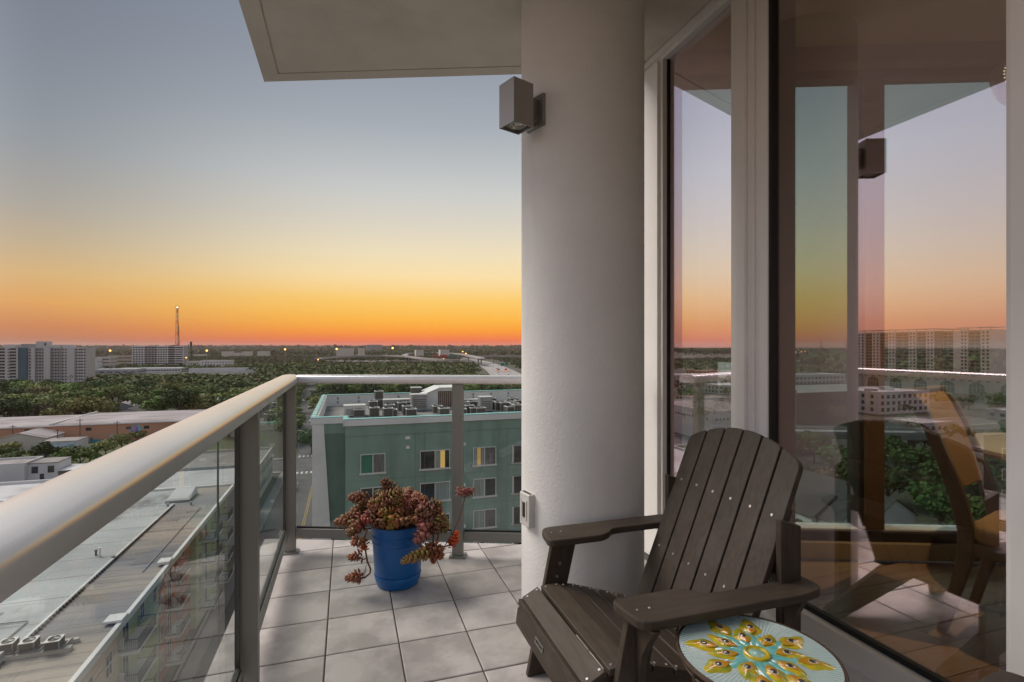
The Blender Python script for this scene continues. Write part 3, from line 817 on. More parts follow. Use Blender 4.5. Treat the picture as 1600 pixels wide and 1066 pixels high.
for _ in range(70):
    a = rnd.uniform(0, 6.283); rr = .115 * math.sqrt(rnd.random()); p = Vector((rr * math.cos(a), rr * math.sin(a) + .012, .045 + rnd.uniform(0, .08)))
    q = p + Vector((rr * math.cos(a) * .4, rr * math.sin(a) * .4, .05))
    o = link('rosette', rm(.06, .034, rnd.choice((0, 1, 2, 3)), .6), su, p); o.rotation_mode = 'QUATERNION'; o.rotation_quaternion = (q - p).to_track_quat('Z', 'Y')
M['stem'] = pm('brown_stem', (.17, .07, .04), (.11, .05, .03), scale=40, rough=.7)
def stem(pts, r=.004, d=.12):
    ds = d if isinstance(d, (list, tuple)) else [d] * len(pts)
    m = MB(); m.tube([zp(*p, e) for p, e in zip(pts, ds)], r, 6); m.build('stem', M['stem'], su, smooth=True)
stem([(240, 560), (215, 640), (228, 720), (240, 790), (262, 840), (258, 870), (225, 898), (195, 905)], .0045, .15)
stem([(228, 770), (205, 775), (190, 760)], .003, .15); stem([(215, 640), (185, 640)], .003, .14)
stem([(690, 560), (700, 620), (690, 690)], .005, [.1, .15, .18]); stem([(700, 560), (735, 610), (715, 690)], .0045, [.08, .15, .18]); stem([(720, 700), (770, 690), (820, 670)], .0035, [.17, .13, .10])
stem([(740, 540), (730, 620), (700, 700)], .004, [.06, .12, .17]); stem([(770, 690), (830, 600), (880, 480), (905, 390), (918, 345)], .0028, .09)
stem([(830, 600), (850, 575)], .002, .09); stem([(655, 700), (665, 760), (690, 780)], .002, .18)
for k in range(14):
    a = k * 2.4; rr = 12 + 44 * (k / 14)
    e = (918 + rr * math.cos(a) * 1.1, 318 - 10 * math.cos(k) + rr * math.sin(a) * .28)
    stem([(917, 348), e], .0012, .09)
    o = link('flower', rm(.02, .013, 3, .9), su, zp(*e, .09 + .02 * math.sin(a)))
for k in range(9):
    stem([(225 + rnd.uniform(-20, 25), 800 + rnd.uniform(-20, 60)), (215 + rnd.uniform(-30, 30), 880 + rnd.uniform(-10, 60))], .0007, .15)

# ------------------------------------------------------------------ dining corner inside the room
M['wood'] = pm('dark_walnut', (.20, .14, .09), (.13, .09, .055), scale=9, rough=.35, stretch=(1, 1, .25), coat=.2)
M['uphol'] = pm('tan_upholstery', (.42, .25, .11), (.36, .21, .09), scale=60, rough=.85, bump=.2, bscale=300)
dc = thing('dining_chair', 'dining chair with curved wooden back seen through the glass', 'chair', (2.10, 2.31, RF), R(-57))
# local: x from the back to the front of the seat
def saber(y):
    m = MB()
    pr = [(-.085, .0, .018), (-.045, .16, .022), (-.005, .34, .027), (.0, .46, .030), (-.030, .60, .029), (-.075, .74, .027), (-.125, .88, .026), (-.17, .98, .028), (-.20, 1.02, .028)]
    vs = []
    for x, z, w in pr: vs += [(x - w, y - .017, z), (x + w, y - .017, z), (x + w, y + .017, z), (x - w, y + .017, z)]
    k = len(pr)
    m.add(vs, [(i * 4 + j, i * 4 + (j + 1) % 4, i * 4 + 4 + (j + 1) % 4, i * 4 + 4 + j) for i in range(k - 1) for j in range(4)] + [(3, 2, 1, 0), tuple(range(4 * k - 4, 4 * k))])
    return m
for y in (-.19, .19): saber(y).build('rear_leg', M['wood'], dc, bevel=.005, smooth=True)
vs = []; pr = [(-.055, .62), (-.085, .74), (-.13, .88), (-.17, .97), (-.205, 1.03), (-.235, 1.045)]
for x, z in pr:
    for th in (-.014, .014): vs += [(x + th, -.172, z + .0), (x + th, .172, z)]
fs = []
for i in range(len(pr) - 1):
    a = i * 4; b = a + 4; fs += [(a, a + 1, b + 1, b), (a + 2, b + 2, b + 3, a + 3), (a, b, b + 2, a + 2), (a + 1, a + 3, b + 3, b + 1)]
fs += [(0, 2, 3, 1), (len(vs) - 4, len(vs) - 3, len(vs) - 1, len(vs) - 2)]
m = MB(); m.add(vs, fs); m.build('backrest', M['uphol'], dc, smooth=True, bevel=.006)
m = MB(); m.bar((-.215, -.21, 1.035), (-.215, .21, 1.035), .05, .035); m.build('top_rail', M['wood'], dc, bevel=.012, seg=3)
m = MB(); m.prism(rounded([(0, -.22), (.46, -.25), (.46, .25), (0, .22)], .09, 6), .42, .50); m.build('seat', M['uphol'], dc, bevel=.03, seg=4, smooth=True)
m = MB(); m.prism([(.0, -.20), (.45, -.235), (.45, .235), (.0, .20)], .365, .42); m.build('apron', M['wood'], dc, bevel=.004)
for y in (-.205, .205):
    m = MB(); m.tube([(.42, y, .37), (.425, y, .2), (.44, y, 0)], [.026, .02, .015], 8); m.build('front_leg', M['wood'], dc, smooth=True)
dt_ = thing('dining_table', 'round pale dining table edge behind the dining chair', 'table', (2.80, 2.42, RF), 0)
m = MB(); m.lathe([(.48, .715), (.545, .725), (.55, .74), (.545, .755), (.001, .757)], n=64); m.build('table_top', pm('cream_stone', (.52, .42, .30), rough=.3), dt_, smooth=True)
m = MB(); m.lathe([(.28, .0), (.27, .03), (.10, .06), (.07, .2), (.09, .5), (.20, .70), (.21, .714)], n=40); m.build('pedestal', M['wood'], dt_, smooth=True)
pl = thing('pendant_lamp', 'beaded ring pendant lamp at the top right inside the room', 'pendant lamp', (2.34, 2.36, 2.49), 0)
RX = Matrix.Rotation(R(70), 3, 'X')
m = MB(); m.tube([RX @ Vector((.115 * math.cos(a), .115 * math.sin(a), 0)) for a in [2 * math.pi * k / 40 for k in range(41)]], .034, 10); m.build('ring', pm('brushed_nickel', (.45, .42, .38), rough=.3, metal=.7), pl, smooth=True)
m = MB()
for row_, rr in ((0, .10), (1, .118)):
    for k in range(36):
        a = 2 * math.pi * (k + .5 * row_) / 36; p = RX @ Vector((rr * math.cos(a), rr * math.sin(a), .033))
        m.lathe([(.001, p.z - .0035), (.0035, p.z), (.001, p.z + .0035)], p.x, p.y, 6)
m.build('beads', pm('lit_crystal', (.8, .75, .65), rough=.15, emit=(1, .82, .55), es=1.5), pl, kind='stuff')
m = MB(); m.tube([(0, 0, .11), (0, 0, .555)], .006, 6); m.build('rod', M['rust'], pl)
ld = bpy.data.lights.new('pendant_glow', 'SPOT'); ld.energy = 75; ld.color = (1, .74, .46); ld.shadow_soft_size = 0; ld.spot_size = R(128); ld.spot_blend = 1.0
lo_ = bpy.data.objects.new('pendant_glow', ld); COL.objects.link(lo_); lo_.parent = pl; lo_.location = (0, -.05, -.15)

# ================================================================== the city
M['ground'] = pm('city_ground', (.060, .062, .036), (.105, .092, .078), scale=.012, detail=9, lo=.38, hi=.68, rough=1, world=True)
gm = MB(); Rg = 12000
gm.lathe([(Rg, -.5), (3000, 0), (600, 0), (200, 0), (20, 0), (.01, 0)], n=48)
gm.f = gm.f[:-2] + gm.f[-1:]
gm.build('ground', M['ground'], loc=(0, 0, GZ - .02), kind='structure')
M['asphalt'] = pm('asphalt', (.115, .108, .105), (.085, .080, .078), scale=.35, detail=8, rough=.9, world=True)
M['concrete'] = pm('concrete_paving', (.27, .255, .235), (.21, .20, .185), scale=.6, detail=8, rough=.9, world=True)
M['paint'] = pm('white_road_paint', (.55, .54, .51), (.38, .37, .35), scale=1.3, rough=.8, world=True)
M['ypaint'] = pm('yellow_road_paint', (.42, .28, .07), (.32, .22, .07), scale=1.3, rough=.8, world=True)
M['lawn'] = pm('dry_lawn', (.060, .080, .022), (.10, .095, .045), scale=.1, detail=6, rough=1, world=True)
KEEP = []            # (s0, s1, t0, t1) where no tree may stand

def strip(name, pts, width, z0, z1, mat, kind='structure', label=None, cat=None, walls=0, wmat=None):
    """ribbon along pts (s, t); optional side walls of the given height"""
    m = MB(); n = len(pts); L_, R_2 = [], []
    for i in range(n):
        a = Vector((*pts[max(i - 1, 0)][:2], 0)); b = Vector((*pts[min(i + 1, n - 1)][:2], 0)); d = (b - a).normalized(); x = Vector((d.y, -d.x, 0))
        p = Vector((*pts[i][:2], 0)); z = pts[i][2] if len(pts[i]) > 2 else 0
        L_.append((p - x * width / 2, z)); R_2.append((p + x * width / 2, z))
    for i in range(n - 1):
        q = [L_[i], R_2[i], R_2[i + 1], L_[i + 1]]
        m.add([(p.x, p.y, z0 + z) for p, z in q] + [(p.x, p.y, z1 + z) for p, z in q], [(0, 3, 2, 1), (4, 5, 6, 7), (1, 2, 6, 5), (3, 0, 4, 7)])
        if walls:
            for side, k in ((L_, .99), (R_2, .99)):
                a, za = side[i]; b, zb = side[i + 1]
                m.bar((a.x, a.y, z1 + za + walls / 2 - .05), (b.x, b.y, z1 + zb + walls / 2 - .05), .4, walls, mi=1)
    return m.build(name, [mat, wmat or mat], rotz=TH, kind=kind if kind else None, label=label, cat=cat)

# streets -----------------------------------------------------------
ROAD = [(-9.7, -120), (-9.7, 60), (-9.7, 190), (-15, 235), (-20.5, 290), (-27, 470), (-40, 800), (-56, 1200)]
strip('road', ROAD[3:], 8.5, GZ - .2, GZ - .001, M['asphalt'])
strip('road', ROAD[:4], 12, GZ - .2, GZ + .0, M['asphalt'])
strip('road', [(-420, 170), (-15.8, 170)], 15, GZ - .2, GZ + .004, M['asphalt'])
strip('road', [(-15.7, 170), (260, 170)], 15, GZ - .2, GZ + .008, M['asphalt'])
strip('pavement', [(-16.9, -120), (-16.9, 161)], 2.0, GZ - .2, GZ + .13, M['concrete'])
strip('pavement', [(-2.4, -120), (-2.4, 161)], 2.4, GZ - .2, GZ + .13, M['concrete'])
strip('pavement', [(-2.4, 179), (-2.4, 215)], 3.0, GZ - .2, GZ + .13, M['concrete'])
strip('pavement', [(-300, 160.6), (-18.0, 160.6)], 2.2, GZ - .2, GZ + .13, M['concrete'])
strip('pavement', [(-300, 179.5), (-18.0, 179.5)], 2.2, GZ - .2, GZ + .13, M['concrete'])
m = MB()
for d in (-.18, .18): m.box(-8.4 + d - .07, -8.4 + d + .07, -60, 156, GZ + .010, GZ + .014)
m.build('road_marking', M['ypaint'], rotz=TH, kind='structure')
m = MB()
for k in range(9):
    for t0 in (157.0, 180.6): m.box(-15 + k * 1.25, -14.4 + k * 1.25, t0, t0 + 2.6, GZ + .010, GZ + .014)
m.box(-8, -4.2, 154.2, 154.7, GZ + .010, GZ + .014)
for k in range(28): m.box(-12.4, -12.28, -60 + k * 7.6, -57 + k * 7.6, GZ + .010, GZ + .014)
m.build('crosswalk', M['paint'], rotz=TH, kind='structure')
KEEP += [(-18.5, -.5, -200, 250), (-430, 300, 158, 182), (-22, -9, 195, 240), (-26, -13, 235, 300), (-33, -18, 290, 480)]

# generic building pieces ------------------------------------------
M['dkglass'] = pm('dark_window_glass', (.020, .024, .028), (.05, .055, .06), scale=.5, rough=.12, spec=.8)
M['whitewall'] = pm('white_wall_paint', (.60, .59, .57), (.52, .51, .49), scale=.12, detail=6, rough=.85)
M['greywall'] = pm('grey_wall_paint', (.36, .355, .35), (.31, .305, .30), scale=.12, detail=6, rough=.85)
M['beige'] = pm('beige_wall_paint', (.46, .37, .29), (.40, .32, .25), scale=.15, detail=6, rough=.85)
M['cream'] = pm('cream_wall_paint', (.52, .48, .41), (.46, .42, .36), scale=.12, detail=6, rough=.85)
M['brownwall'] = pm('brown_brick_wall', (.17, .105, .075), (.13, .08, .06), scale=.4, detail=8, rough=.9)
M['slatewall'] = pm('slate_wall_paint', (.055, .058, .06), (.075, .075, .075), scale=.2, rough=.85)
M['roofwhite'] = pm('white_roof_membrane', (.50, .50, .49), (.36, .35, .345), scale=.10, detail=9, lo=.36, hi=.7, rough=.8, c3=(.22, .21, .20), s3=.2, lo3=.55, hi3=.7, k3=.7)
M['roofgrey'] = pm('grey_roof_membrane', (.29, .265, .245), (.18, .16, .15), scale=.14, detail=9, rough=.9, c3=(.10, .092, .085), s3=.3, lo3=.54, hi3=.68, k3=.7)
M['rooflilac'] = pm('weathered_pale_roof', (.36, .325, .32), (.20, .165, .16), scale=.09, detail=12, lo=.38, hi=.66, rough=.85, stretch=(.5, 1.6, 1), c3=(.14, .105, .10), s3=.12, lo3=.56, hi3=.66, st3=(.35, 2.2, 1), k3=.8)
M['shingle'] = pm('dark_shingles', (.050, .046, .043), (.075, .07, .065), scale=.6, detail=6, rough=.95)
M['metalgrey'] = pm('galvanised_metal', (.34, .34, .335), (.27, .27, .265), scale=1.2, rough=.5, metal=.3)
M['darkmetal'] = pm('dark_painted_metal', (.05, .047, .043), (.07, .065, .06), scale=2, rough=.55, metal=.2)

def block(name, label, cat, s0, s1, t0, t1, z1, wall, roof, par=.6, z0=GZ, group=None, keep=True, parw=.3):
    b = thing(name, label, cat, W(s0, t0, z0), TH, group)
    o = (s0, t0, z0)
    m = MB(o); m.box(s0, s1, t0, t1, z0 - .5, z1 - par - .02); 
    for a in ((s0, s1, t0, t0 + parw), (s0, s1, t1 - parw, t1), (s0, s0 + parw, t0 + parw, t1 - parw), (s1 - parw, s1, t0 + parw, t1 - parw)):
        m.box(*a, z1 - par - .02, z1)
    m.build('wall', wall, b)
    m = MB(o); m.box(s0 + parw, s1 - parw, t0 + parw, t1 - parw, z1 - par - .02, z1 - par + .03); m.build('roof', roof, b)
    if keep: KEEP.append((s0 - 4, s1 + 4, t0 - 4, t1 + 4))
    return b, o
def holes(m, face, c, a0, a1, nz, zlo, zhi, ncol, w, h, proud=.04, mi=0, skip=0, r_=None):
    """panes in a regular grid on one wall: face 't' (wall t=c facing -t) or 's' (wall s=c, facing +s)"""
    for i in range(ncol):
        for k in range(nz):
            if skip and (r_ or rnd).random() < skip: continue
            a = a0 + (a1 - a0) * (i + .5) / ncol; z = zlo + (zhi - zlo) * (k + .5) / nz
            if face == 't': m.box(a - w / 2, a + w / 2, c - proud, c + .02, z - h / 2, z + h / 2, mi)
            elif face == 's': m.box(c - .02, c + proud, a - w / 2, a + w / 2, z - h / 2, z + h / 2, mi)
            else: m.box(c - proud, c + .02, a - w / 2, a + w / 2, z - h / 2, z + h / 2, mi)

def ac_unit(kind=0):
    """rooftop condenser: casing with dark coil sides, grille ring and fan"""
    root = thing('air_conditioner', 'boxy grey air conditioner with a round fan on the roof of the green building', 'air conditioner', group='air conditioners on the green building roof')
    w, h = (1.0, 1.05) if kind == 0 else (1.1, .85)
    m = MB(); m.box(-w / 2, w / 2, -w / 2, w / 2, .08, h - .06); m.build('coil', M['coil'], root)
    m = MB()
    for a in (-1, 1):
        for b in (-1, 1): m.box(a * w / 2 - .04, a * w / 2 + .04, b * w / 2 - .04, b * w / 2 + .04, .0, h - .06)
    m.box(-w / 2 - .03, w / 2 + .03, -w / 2 - .03, w / 2 + .03, .0, .09); m.build('frame', M['metalgrey'], root)
    m = MB(); m.box(-w / 2 - .05, w / 2 + .05, -w / 2 - .05, w / 2 + .05, h - .06, h); m.build('lid', M['acframe'], root)
    m = MB(); m.lathe([(w * .42, h - .01), (w * .42, h + .05), (w * .38, h + .05), (w * .38, h + .012), (.001, h + .012)], n=16); m.build('fan_ring', M['darkmetal'], root)
    m = MB()
    for k in range(4): m.obox(Matrix.Rotation(k * math.pi / 2, 4, 'Z') @ Matrix.Translation((w * .19, 0, h + .035)) @ Matrix.Rotation(.4, 4, 'X'), w * .34, .14, .01)
    m.build('fan', M['metalgrey'], root)
    return root
M['coil'] = pm('dark_coil_louvre', (.060, .052, .042), (.10, .085, .066), scale=6, rough=.6, stretch=(1, 1, 9))
M['acframe'] = pm('pale_casing', (.62, .60, .56), rough=.5, metal=.2)

# ------------------------------------------------------------------ green apartment building
M['green'] = pm('green_stucco', (.235, .335, .275), (.185, .275, .228), scale=.22, detail=9, lo=.33, hi=.7, rough=.92, c3=(.13, .19, .155), s3=.5, lo3=.48, hi3=.68, st3=(1, 1, .14), k3=.75, bump=.2, bscale=5)
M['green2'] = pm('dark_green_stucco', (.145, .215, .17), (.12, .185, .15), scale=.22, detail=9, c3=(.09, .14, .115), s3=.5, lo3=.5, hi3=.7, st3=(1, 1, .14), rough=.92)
M['coping'] = pm('teal_coping', (.20, .46, .44), (.26, .52, .49), scale=.5, rough=.5)
M['trimwhite'] = pm('off_white_trim', (.74, .73, .70), (.64, .63, .60), scale=.3, rough=.8)
GT = 47.3; gZ = -5.05; dz_ = -6.55
gs0, gs1, gs2, gt2 = -2.84, -.12, 32.0, 72.0
gb_ = thing('green_apartment_building', 'green stucco apartment building with a teal edged roof full of air conditioners', 'building', W(gs0, GT, GZ))
go_ = (gs0, GT, GZ); KEEP.append((gs0 - 2, gs2 + 6, GT - 4, gt2 + 4))
m = MB(go_); m.box(gs1, gs2, GT, gt2 - .3, GZ - .5, dz_ - .02); m.build('wall', M['green'], gb_)
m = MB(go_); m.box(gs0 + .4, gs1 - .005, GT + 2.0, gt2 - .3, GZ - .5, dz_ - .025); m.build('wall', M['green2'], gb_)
# parapet: white inner and outer band
m = MB(go_)
for a in ((gs1, gs2, GT - .06, GT + .3), (gs0 - .1, gs1, GT + 1.94, GT + 2.3), (gs1 - .06, gs1 + .3, GT + .3, GT + 2.3), (gs0 - .1, gs0 + .3, GT + 2.3, gt2), (gs0 + .3, gs2, gt2 - .35, gt2)):
    m.box(*a, dz_ - .02, gZ - .06)
m.build('parapet', M['green'], gb_)
m = MB(go_)
for a in ((gs1 - .18, gs2, GT - .20, GT - .062), (gs0 - .24, gs1 - .19, GT + 1.80, GT + 1.938), (gs1 - .20, gs1 - .062, GT - .20, GT + 1.80), (gs0 - .24, gs0 - .11, GT + 1.938, gt2)):
    m.box(*a, gZ - .62, gZ - .07)
m.build('cornice', M['trimwhite'], gb_, bevel=.02)
m = MB(go_)
for a in ((gs1 - .2, gs2, GT - .2, GT + .42), (gs0 - .24, gs1 - .2, GT + 1.80, GT + 2.42), (gs1 - .2, gs1 + .2, GT + .42, GT + 2.42), (gs0 - .24, gs0 + .14, GT + 2.42, gt2 + .1), (gs0 + .14, gs2, gt2 - .55, gt2 + .1)):
    m.box(*a, gZ - .06, gZ)
m.build('coping', M['coping'], gb_, bevel=.02)
m = MB(go_)        # pale coping clips
for k in range(14): m.box(gs0 - .26, gs0 + .44, GT + 2.6 + k * 1.55, GT + 2.85 + k * 1.55, gZ, gZ + .03)
m.build('coping_clips', M['trimwhite'], gb_, kind='stuff')
m = MB(go_)        # inner lining
m.box(gs0 + .31, gs0 + .36, GT + 2.31, gt2 - .36, dz_, gZ - .07); m.box(gs0 + .36, gs2, gt2 - .42, gt2 - .36, dz_, gZ - .07)
m.build('parapet_lining', M['trimwhite'], gb_)
m = MB(go_)
for k in range(12):
    for z in (gZ - .5, gZ - 1.0): m.box(gs0 + 1.6 + k * 2.6, gs0 + 1.85 + k * 2.6, gt2 - .46, gt2 - .42, z - .16, z + .16)
m.build('scupper_brackets', M['metalgrey'], gb_, kind='stuff')
m = MB(go_); m.box(gs0 + .3, gs2, GT + 2.3, gt2 - .36, dz_ - .02, dz_); m.box(gs1 + .3, gs2, GT + .3, GT + 2.3, dz_ - .02, dz_); m.build('roof_deck', M['roofgrey'], gb_)
# white corner fin, wider towards the ground
m = MB(go_)
vs = []
for z, w in ((GZ, 3.2), (gZ - .63, 1.15)):
    vs += [(gs0 - .1, GT + 1.86, z), (gs0 - .1 + w * .84, GT + 1.86, z), (gs0 - .1 + w * .84, GT + 2.6, z), (gs0 - .1, GT + 2.6, z)]
m.add(vs, MB.BF); m.build('corner_fin', M['trimwhite'], gb_)
# windows, each a frame with two panes
M['winframe'] = pm('white_vinyl_frame', (.58, .57, .53), rough=.5)
M['curtain_grey'] = pm('grey_curtain', (.20, .19, .18), (.08, .075, .07), scale=3, rough=.9, stretch=(4, 1, .15), coat=.8)
M['curtain_teal'] = pm('teal_curtain', (.02, .22, .14), (.04, .09, .08), scale=2, rough=.8, stretch=(4, 1, .15), coat=.8)
M['glow'] = pm('lit_curtain', (.6, .42, .14), rough=.9, emit=(1, .62, .16), es=.32)
M['palecurtain'] = pm('pale_curtain', (.34, .40, .36), (.18, .20, .18), scale=2.4, rough=.9, stretch=(4, 1, .12), coat=.8)
def gwin(parent, o, s0, s1, z0, z1, t, panes, fm=None):
    f = MB(o); fw = .07
    f.box(s0 - .08, s1 + .08, t - .14, t + .02, z0 - .03, z0 + fw + .05); f.box(s0, s1, t - .10, t + .02, z1 - fw, z1)
    f.box(s0, s0 + fw, t - .10, t + .02, z0 + .12, z1 - fw); f.box(s1 - fw, s1, t - .10, t + .02, z0 + .12, z1 - fw)
    n = len(panes)
    for k in range(1, n):
        c = s0 + (s1 - s0) * k / n; f.box(c - .04, c + .04, t - .055, t + .02, z0 + .12, z1 - fw)
    wn = f.build('window', fm or M['winframe'], parent)
    for k, mt in enumerate(panes):
        a = s0 + (s1 - s0) * k / n + fw; b = s0 + (s1 - s0) * (k + 1) / n - .04
        ms_ = mt.split('|')
        for q, mq in enumerate(ms_):
            p = MB(o); p.box(a + (b - a) * q / len(ms_), a + (b - a) * (q + 1) / len(ms_), t - .012, t + .01, z0 + .12, z1 - fw); p.build('pane', M[mq], wn)
cols = [(563, 602), (656, 703), (739, 775), (800, 838)]
pan = [[('curtain_teal', 'curtain_grey'), ('dkglass', 'palecurtain|glow|dkglass'), ('palecurtain|glow2|palecurtain', 'curtain_grey'), ('curtain_grey', 'dkglass')],
       [('dkglass', 'dkglass'), ('dkglass', 'palecurtain'), ('palecurtain', 'dkglass'), ('dkglass', 'dkglass')],
       [('dkglass', 'palecurtain'), ('palecurtain', 'dkglass'), ('palecurtain', 'curtain_grey'), ('curtain_teal', 'dkglass')],
       [('dkglass', 'dkglass'), ('curtain_grey', 'dkglass'), ('dkglass', 'palecurtain'), ('dkglass', 'dkglass')]]
M['glow2'] = pm('dim_lit_curtain', (.45, .30, .12), rough=.9, emit=(1, .55, .15), es=.22)
FLH = 2.95
for ci, (xa, xb) in enumerate(cols):
    a, Ya = ray_t(xa, GT); b, Yb = ray_t(xb, GT); 
    zt = zat(709, (ray_t(583, GT)[1])); zb = zat(740.5, (ray_t(583, GT)[1]))
    for fl_ in range(4):
        gwin(gb_, go_, a, b, zb - FLH * fl_, zt - FLH * fl_, GT, pan[fl_][ci])
for c in range(4):
    for fl_ in range(4):
        s = 15.2 + c * 4.4; gwin(gb_, go_, s, s + 2.1, zb - FLH * fl_, zt - FLH * fl_, GT, ('dkglass', 'palecurtain') if (c + fl_) % 2 else ('dkglass', 'curtain_grey'))
for (x, y, w) in ((637, 684, .42), (637, 699, .32), (724, 694, .45), (637, 765, .32), (724, 758, .42), (724, 822, .42)):
    s, Y = ray_t(x, GT); z = zat(y, Y); m = MB(go_); m.box(s - w / 2, s + w / 2, GT - .07, GT + .01, z - .13, z + .13); m.build('vent', M['trimwhite'], gb_)
m = MB(go_)
for s in (5.9, 6.75, 14.6): m.box(s - .02, s + .02, GT - .012, GT + .01, GZ, gZ - .7)
for k in range(5): m.box(gs1 + .02, gs2, GT - .010, GT + .01, zb - .55 - FLH * k, zb - .52 - FLH * k)
m.build('stucco_joints', M['green2'], gb_, kind='stuff')
# on the roof
def deck(x, y): return rst(x, y, dz_)
p = deck(668, 640)
s0, Y0 = p
ph = thing('stair_house', 'small white stair house with a dark louvred side on the green roof', 'roof hut', W(p[0], p[1], dz_))
m = MB(); m.prism_y([(-1.2, 0), (4.2, 0), (4.2, 2.55), (1.5, 2.55), (-1.2, 1.5)], 0, 4); m.build('wall', M['trimwhite'], ph)
m = MB(); m.prism_y([(-1.35, 1.47), (-1.35, 1.60), (1.45, 2.70), (4.35, 2.70), (4.35, 2.56), (1.5, 2.56)], -.15, 4.15); m.build('roof', M['trimwhite'], ph)
for k in range(11):
    m = MB(); m.box(1.3 + k * .25, 1.50 + k * .25, -.05, -.002, .25, 2.25); m.build('louvre', M['louvre'] if 'louvre' in M else M['brownwall'], ph)
a0_, a1_ = ac_unit(0), ac_unit(1)
acs = [(592, 637, 0, 0), (592, 637, 0, 1.1), (583, 640, 0, 0), (561, 651, 1, 0), (585, 651, 0, 0), (606, 652, 0, 0), (612, 651, 1, 0), (609, 646, 0, 0), (636, 648, 0, 0), (642, 650, 1, 0), (628, 642, 0, 0), (634, 641, 0, 0),
       (683, 645, 1, 0), (693, 649, 1, 0), (727, 646, 0, 0), (733, 647, 0, 0), (724, 641, 0, 0), (741, 648, 1, 0), (750, 648, 1, 0), (761, 637, 0, 0), (768, 640, 0, 0), (779, 641, 0, 0), (787, 642, 0, 0), (796, 640, 0, 0), (803, 643, 0, 0), (797, 646, 1, 0), (808, 646, 0, 0), (811, 638, 0, 0), (720, 650, 1, 0),
       (768, 634, 0, 0), (801, 634, 0, 0), (738, 640, 0, 0)]
first = [True, True]
for i, (x, y, kd, up) in enumerate(acs):
    s, t = deck(x, y)
    t = max(t, GT + 3.2)
    src = a1_ if kd else a0_
    loc = W(s, t, dz_ + up)
    rz = TH + rnd.choice((0, math.pi / 2)) + rnd.uniform(-.04, .04)
    if first[kd]: src.location = loc; src.rotation_euler.z = rz; first[kd] = False
    else: copy_tree(src, loc, rz)
def rbox(name, label, cat, x, y, w, d, h, mat, cap=True):
    s, t = deck(x, y); b = thing(name, label, cat, W(s, t, dz_))
    m = MB(); m.box(-w / 2, w / 2, -d / 2, d / 2, .1, h); m.build('casing', mat, b, bevel=.02)
    m = MB(); m.box(-w / 2 - .05, w / 2 + .05, -d / 2 - .05, d / 2 + .05, h, h + .07); m.build('lid', M['acframe'], b)
    m = MB(); m.box(-w / 2 + .1, w / 2 - .1, -d / 2 + .1, d / 2 - .1, 0, .1); m.build('curb', M['darkmetal'], b)
    m = MB()
    for k in range(5): m.box(-w * .4, w * .4, -d / 2 - .02, -d / 2 - .002, h * (.25 + .11 * k), h * (.29 + .11 * k))
    m.build('grille', M['darkmetal'], b)
    return b
rbox('air_handler', 'tall grey air handler left of the stair house on the green roof', 'air handler', 654, 642, 1.9, 1.6, 2.0, M['metalgrey'])
rbox('air_handler', 'upper grey box behind the tall air handler on the green roof', 'air handler', 650, 636, 1.3, 1.1, 2.5, M['coil'])
rbox('air_handler', 'long low grey air handler near the middle of the green roof', 'air handler', 621, 640, 3.4, 1.4, 1.25, M['metalgrey'])
rbox('air_handler', 'pale grey cabinet right of the railing post on the green roof', 'air handler', 758, 643, 1.5, 1.3, 1.75, M['metalgrey'])
rbox('air_handler', 'grey duct box just right of the middle railing post', 'air handler', 736, 638, 3.0, 1.2, 1.1, M['metalgrey'])
rbox('air_handler', 'low pale cabinet at the front left corner of the green roof', 'air handler', 554, 650, 2.3, 1.6, 1.2, M['acframe'])

# ------------------------------------------------------------------ long apartment building with the flat roof, below the left railing
LZ = -21.2; LS = -17.9; LT0, LT1 = 8.0, 93.0; LW = -52.0
lb = thing('long_apartment_building', 'long flat roofed apartment building with beige, green and red facade below the railing', 'building', W(LS, LT0, GZ))
lo = (LS, LT0, GZ); KEEP.append((LW - 3, LS + 2, LT0 - 6, LT1 + 5))
M['lroof'] = pm('weathered_long_roof', (.37, .315, .255), (.215, .21, .215), scale=.06, detail=12, lo=.42, hi=.58, rough=.88, stretch=(.5, 1.4, 1), c3=(.13, .125, .13), s3=.16, lo3=.52, hi3=.66, st3=(.3, 2.4, 1), k3=.75)
M['lroof2'] = pm('pale_long_roof', (.47, .49, .48), (.33, .335, .33), scale=.09, detail=12, lo=.36, hi=.64, rough=.85, stretch=(.5, 1.2, 1), c3=(.13, .125, .12), s3=.11, lo3=.57, hi3=.67, k3=.8)
M['facadebeige'] = pm('peach_beige_stucco', (.62, .47, .36), (.55, .42, .32), scale=.3, detail=6, rough=.9)
M['terracotta'] = pm('terracotta_stucco', (.56, .21, .135), (.50, .18, .115), scale=.3, detail=6, rough=.9)
M['sage'] = pm('sage_stucco', (.44, .49, .27), (.38, .43, .235), scale=.3, detail=6, rough=.9)
segs = [(LT0, 50.2, 'facadebeige', 0), (50.2, 61.5, 'sage', -.5), (61.5, 75, 'terracotta', -1.1), (75, LT1, 'sage', -.4)]
for a, b, mt, dx in segs:
    m = MB(lo); m.box(LW, LS + dx, a, b, GZ - .5, LZ - .02); m.build('wall', M[mt], lb)
RD = -23.3
m = MB(lo); m.box(RD, LS + .25, LT0, LT1, LZ - .02, LZ + .05); m.build('roof', M['lroof'], lb)
m = MB(lo); m.box(RD - 6.2, RD, LT0, LT1, LZ - .02, LZ + .052); m.build('roof', M['lroof2'], lb)
m = MB(lo); m.box(LW, RD - 6.2, LT0, LT1, LZ - .02, LZ + .05); m.build('roof', M['lroof'], lb)
m = MB(lo)
for a, b, mt, dx in segs: m.box(LS + .25, LS + .62, a, b, LZ - .35, LZ + .22)
m.box(LS - .5, LS + .62, 61.0, 62.2, LZ + .22, LZ + .5); m.box(LS - .7, LS + .62, 49.3, 50.6, LZ + .22, LZ + .42)
